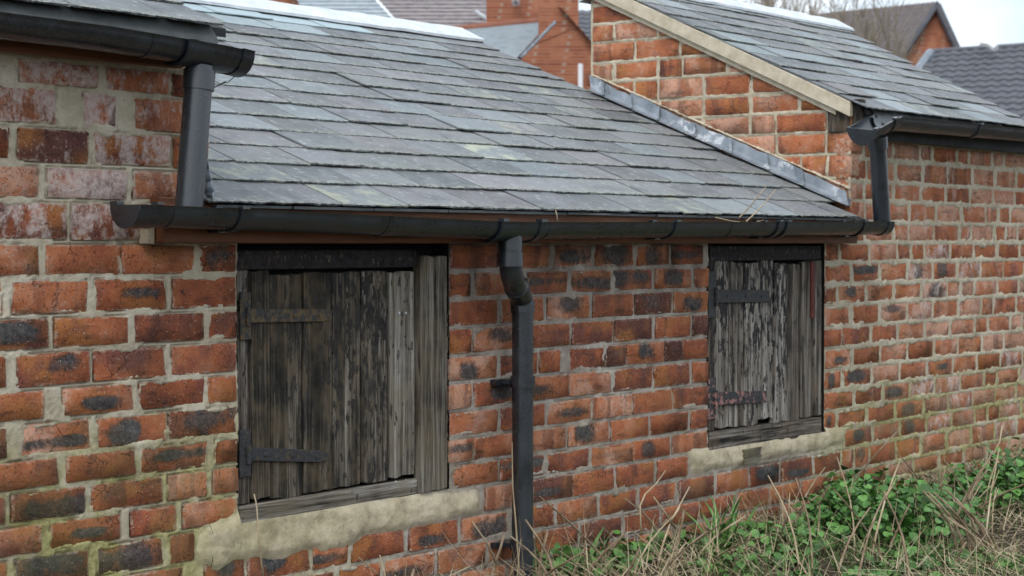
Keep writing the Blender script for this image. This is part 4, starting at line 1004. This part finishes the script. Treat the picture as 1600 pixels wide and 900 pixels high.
# strap-leaved plants
def strap(q, N, Lr, seed, label):
    c = gpt(*q); r = random.Random(seed); root = thing('strap_leaved_plant', label, 'plant', (c[0], c[1], gzv(c[0], c[1])), 'strap-leaved plants by the wall')
    for i in range(N):
        m = MB(); a = r.uniform(0, 6.28); L = r.uniform(*Lr); inc = r.uniform(.08, .75); w = r.uniform(.006, .010); p = np.array([c[0] + r.uniform(-.03, .03), min(-.03, c[1] + r.uniform(-.03, .03)), gzv(c[0], c[1]) - .01])
        dirv = np.array([math.cos(a), math.sin(a), 0]); sd_ = np.array([-math.sin(a), math.cos(a), 0]); pr = []
        for k in range(6):
            t = k / 5; ww = w * (1 - t ** 2.2) + .0006; pr.append((p - sd_ * ww + np.array([0, 0, ww * .5]), p.copy(), p + sd_ * ww + np.array([0, 0, ww * .5])))
            an = inc + t * t * r.uniform(.3, 1.1); p = p + L / 5 * (dirv * math.sin(an) + np.array([0, 0, math.cos(an)])); p[1] = min(p[1], -.02)
        for k in range(5):
            for e in range(2): m.quad(pr[k][e], pr[k][e + 1], pr[k + 1][e + 1], pr[k + 1][e])
        adopt(m.build('leaf', M['leaf'], None, True), root)
strap((1128, 866), 26, (.10, .21), 5, 'bright green strap-leaved plant below the left corner of the small shutter')
strap((925, 880), 7, (.10, .18), 6, 'sparse strap-leaved tuft at the wall foot right of the downpipe')
strap((1445, 790), 9, (.10, .17), 7, 'small strap-leaved tuft among leafy weeds right of the small shutter')

# ------------------------------------------------------------------ houses and trees behind
def mat_wallbrick():
    t = NT('far_brickwork', .9, .2); b = t.n('ShaderNodeTexBrick'); lo = t.obj(); x, y, z = t.sep(lo)
    cb = t.n('ShaderNodeCombineXYZ'); t.set(cb.inputs[0], t.math('ADD', x, y)); t.set(cb.inputs[1], z); t.t.links.new(cb.outputs[0], b.inputs['Vector'])
    b.inputs['Color1'].default_value = (.36, .125, .062, 1); b.inputs['Color2'].default_value = (.25, .075, .042, 1); b.inputs['Mortar'].default_value = (.34, .25, .19, 1)
    b.inputs['Scale'].default_value = 1.0; b.inputs['Brick Width'].default_value = .225; b.inputs['Row Height'].default_value = .075; b.inputs['Mortar Size'].default_value = .007
    c = t.mix(t.ss(t.noise(lo, 3, 4), .45, .7), b.outputs['Color'], (.40, .17, .10)); t.bump(b.outputs['Fac'], .5, -.01); return t.color(c)
M['farbrick'] = mat_wallbrick()
def mat_far(name, cols):
    t = NT(name, .6, .4); lo = t.obj(); n = t.noise(lo, 5, 4, .7); n2 = t.noise(t.scale(lo, (4, 4, 9)), 1, 2); return t.color(t.mix(t.ss(n2, .4, .6), t.ramp(n, cols), cols[1][1]))
M['farblue'] = mat_far('far_blue_slate', [(.3, (.26, .31, .345)), (.7, (.38, .43, .46))])
M['farpink'] = mat_far('far_grey_slate', [(.3, (.15, .13, .135)), (.7, (.30, .27, .27))])
M['fartile'] = mat_far('far_concrete_tile', [(.3, (.115, .095, .092)), (.7, (.19, .165, .16))])
M['fartile2'] = mat_far('far_dark_tile', [(.3, (.066, .068, .080)), (.7, (.112, .115, .130))])
M['redtile'] = mat_simple('red_ridge_tile', [(.3, (.20, .08, .05)), (.7, (.30, .13, .09))], 4)
M['white'] = mat_simple('white_plastic', [(.3, (.70, .71, .72)), (.7, (.80, .80, .80))], 4, .5)
def roof_plane(parent, A, B, Cc, Dd, rows, mat, wave=0, name='roof'):
    """A,B ridge ends; Dd,Cc the eave below A,B; courses stand proud one over the other, tiles with a rolled profile"""
    A, B, Cc, Dd = [np.array(p, float) for p in (A, B, Cc, Dd)]; nrm = np.cross(B - A, Dd - A); nrm /= np.linalg.norm(nrm)
    if nrm[2] < 0: nrm = -nrm
    L = np.linalg.norm(B - A); nx = int(L / (wave / 6)) if wave else 2; V = []; Fc = []; th = .03
    for k in range(rows):
        for (t, lift) in ((k / rows, .0), ((k + 1) / rows, th)):
            for i in range(nx + 1):
                s_ = i / nx; p = (A * (1 - s_) + B * s_) * (1 - t) + (Dd * (1 - s_) + Cc * s_) * t
                h = lift + (.022 * (1 + math.sin(2 * math.pi * s_ * L / wave)) if wave else 0); V.append(p + nrm * h)
        b = len(V) - 2 * (nx + 1)
        for i in range(nx): Fc.append((b + i, b + nx + 1 + i, b + nx + 2 + i, b + i + 1))
        b2 = len(V)
        for i in range(nx + 1): V.append(V[b + nx + 1 + i] - nrm * (th + .01))
        for i in range(nx): Fc.append((b + nx + 1 + i, b2 + i, b2 + i + 1, b + nx + 2 + i))
    me = bpy.data.meshes.new(name); me.from_pydata([tuple(v) for v in V], [], Fc); me.materials.append(mat)
    return adopt(link(name, me), parent)
def poly_wall(parent, pts, depth, name='wall', mat=None):
    m = MB(); off = FW * depth; off[2] = 0; m.prism(pts, off); o = m.build(name, mat or M['farbrick']); return adopt(o, parent)
GD = GZ - .0
def foot(p): return (p[0], p[1], GD)
def house(label, base): return thing('house', label, 'house', (base[0], base[1], GD))
def wallpx(parent, pxs, depth, thick, name='wall', mat=None):
    P = [atD(x, y, depth) for x, y in pxs]; return poly_wall(parent, P, thick, name, mat)
def orient_tex(o): return o
yb = 470                              # pixel row of the far ground line, below everything visible
def ground_y(depth): return HOR + (-GD) * F / depth
# brick house with two chimney stacks
h1 = house('red brick house with tall chimney stack rising behind the middle roof', atD(860, 400, 40))
wallpx(h1, [(813, ground_y(40)), (813, 94), (862, 46), (873, 12), (905, 42), (990, 142), (990, ground_y(40))], 40, 5)
wallpx(h1, [(842, 66), (842, -90), (904, -90), (904, 41)], 39.98, .9, 'chimney')
wallpx(h1, [(760, 70), (760, -90), (843, -90), (843, 70)], 43.4, .9, 'chimney')
roof_plane(h1, atD(873, 10, 39.8), atD(873, 10, 46), atD(996, 146, 46), atD(996, 146, 39.8), 16, M['fartile2'], 0)
roof_plane(h1, atD(690, 49, 43), atD(862, 33, 43), atD(800, 100, 39.4), atD(600, 118, 39.4), 17, M['farblue'], 0, 'lean_to_roof')
m = MB(); m.tube([atD(690, 48, 43), atD(845, 33, 43)], .09, 10); adopt(m.build('ridge_tiles', M['redtile']), h1)
m = MB(); a, b = atD(868, 34, 39.6), atD(814, 90, 39.3); m.tube([a, b], .035, 6); adopt(m.build('lead_flashing', M['lead']), h1)
wallpx(h1, [(610, ground_y(40.5)), (610, 112), (812, 94), (812, ground_y(40.5))], 40.5, 2.2, 'wall')
m = MB(); m.tube([atD(907, 100, 39.6), atD(907, 190, 39.6)], .055, 10); adopt(m.build('soil_pipe', M['white']), h1)
m = MB(); c = atD(921, 117, 39.9); u = RT; 
m.prism([c - u * .07 + UP * .06, c + u * .07 + UP * .06, c + u * .07 - UP * .06, c - u * .07 - UP * .06], -FW * .03); adopt(m.build('air_brick', M['redtile']), h1)
m = MB(); c = atD(806, 3, 43.2); ring = [c + RT * .10 * math.cos(t) + UP * .11 * math.sin(t) for t in np.linspace(0, 6.28, 15)[:-1]]; m.prism(ring, -FW * .03); m.tube([c, c - FW * .25], .03, 6); adopt(m.build('satellite_dish', M['farpink']), h1)
# terrace behind: blue slate roof with brick gable, and grey slate roof
h2 = house('terraced house with pale blue slate roof and brick gable behind the ridge', atD(520, 400, 47))
wallpx(h2, [(392, ground_y(47)), (392, 60), (402, -60), (455, -45), (506, 60), (506, ground_y(47))], 47, 4)
roof_plane(h2, atD(440, -45, 47), atD(545, -45, 47), atD(670, 92, 44), atD(512, 92, 44), 22, M['farblue'], 0)
m = MB(); m.tube([atD(446, -40, 46.9), atD(515, 45, 46.2)], .10, 6); adopt(m.build('barge_board', M['barge']), h2)
h3 = house('terraced house with mottled grey slate roof behind the ridge', atD(680, 400, 48))
roof_plane(h3, atD(548, -48, 48.5), atD(800, -48, 48.5), atD(850, 80, 44.5), atD(662, 80, 44.5), 22, M['farpink'], 0)
wallpx(h3, [(640, ground_y(46)), (640, 78), (850, 78), (850, ground_y(46))], 46, 3)
m = MB()
for i in range(6):
    p = atD(742 + i * 6, 18 + i * 4, 45.9); m.tube([p, p + RT * .1 - UP * .05 + FW * .02], .05, 5)
adopt(m.build('lead_flashing', M['ridge']), h3)
h4 = house('house with dark tiled roof glimpsed beside the gable corner', atD(935, 400, 55))
roof_plane(h4, atD(890, 18, 56), atD(1010, 14, 56), atD(1030, 120, 52), atD(885, 120, 52), 14, M['fartile2'], .3)
wallpx(h4, [(890, ground_y(53)), (890, 112), (1020, 112), (1020, ground_y(53))], 53, 4)
# gabled house at upper right
h5 = house('brown tiled house with red brick gable at upper right', atD(1440, 400, 58))
ap = atD(1462, 9, 58); le = atD(1382, 128, 58); re_ = atD(1516, 128, 58)
poly_wall(h5, [atD(1382, ground_y(58), 58), le, ap, re_, atD(1516, ground_y(58), 58)], 6)
rf = atD(1150, 40, 74); lf = atD(1050, 135, 74); off = rf - ap
roof_plane(h5, ap - off * .012 + UP * .12, rf + UP * .12, le + off + UP * .1, le - off * .012 + UP * .1, 24, M['fartile'], .3)
roof_plane(h5, ap - FW * .25 + UP * .12, ap + FW * 6 + UP * .12, re_ + FW * 6 + UP * .1, re_ - FW * .25 + UP * .1, 18, M['fartile'], 0)
m = MB(); m.tube([le - FW * .2, ap - FW * .2], .09, 6); m.tube([ap - FW * .2, re_ - FW * .2], .12, 6); adopt(m.build('verge_trim', M['fartile2']), h5)
h6 = house('house with long grey rolled-tile roof at the right edge', atD(1560, 400, 48))
roof_plane(h6, atD(1452, 82, 50), atD(1760, 62, 50), atD(1780, 232, 46), atD(1392, 232, 46), 17, M['fartile2'], .3)
m = MB(); m.tube([atD(1452, 81, 50), atD(1760, 61, 50)], .08, 8); adopt(m.build('ridge_tiles', M['fartile2']), h6)
m = MB(); m.tube([atD(1454, 82, 49.8), atD(1430, 116, 49.2)], .13, 6); adopt(m.build('hip_flashing', M['lead']), h6)
m = MB(); m.tube([atD(1532, 67, 49.5), atD(1546, 69, 49.4), atD(1556, 76, 49.2)], .09, 6); adopt(m.build('vent_cap', M['white']), h6)
wallpx(h6, [(1400, ground_y(48)), (1400, 224), (1760, 224), (1760, ground_y(48))], 48, 4)

def bare_tree(base, H, seed, label, spread=.35, rad=.09):
    root = thing('bare_tree', label, 'tree', base, 'bare trees behind the right roof'); r = random.Random(seed); tr = MB(); cr = MB()
    def grow(p, d, L, R_, lev):
        if math.hypot(p[0] - base[0], p[1] - base[1]) > (1.7 if spread > .4 else .9): return
        n_ = 4; pts = [p]; rr = [R_]
        for i in range(n_):
            d = d + np.array([r.gauss(0, .07), r.gauss(0, .07), .03]); d = d / np.linalg.norm(d); pts.append(pts[-1] + d * L / n_); rr.append(R_ * (1 - .5 * (i + 1) / n_))
        (tr if lev < 1 else cr).tube(pts, rr, 6 if lev < 2 else 4, cap=False)
        if lev >= 4: return
        for i in range(6 if lev < 3 else 5):
            k = r.randint(1, n_); a = r.uniform(0, 6.28); sp = spread * r.uniform(.6, 1.5)
            nd = d + sp * np.array([math.cos(a), math.sin(a), r.uniform(-.1, .5)]); nd /= np.linalg.norm(nd); grow(pts[k], nd, L * r.uniform(.5, .72), max(rr[k] * .58, .008), lev + 1)
    grow(np.array(base, float), np.array([0, 0, 1.]), H * .42, rad, 0)
    adopt(tr.build('trunk', M['twig'], None, True), root); adopt(cr.build('crown', M['twig'], None, True), root)
def gd(x, depth): p = atD(x, 400, depth); return (p[0], p[1], GD)
bare_tree(gd(1225, 42), 8.6, 1, 'bare tree with fine twigs showing above the right ridge', .45, .10)
bare_tree(gd(1290, 40), 8.4, 2, 'bare tree standing before the left end of the brown tiled roof', .45, .10)
bare_tree(gd(1330, 38), 7.0, 3, 'bare tree standing before the middle of the brown tiled roof', .36, .08)
bare_tree(gd(1372, 36), 5.6, 4, 'lower bare tree before the red brick gable', .32, .06)
bare_tree(gd(1170, 46), 9.4, 6, 'leftmost bare tree just showing at the top edge', .45, .10)
bare_tree(gd(1255, 44), 8.4, 9, 'bare tree just left of the brown tiled roof end', .45, .09)
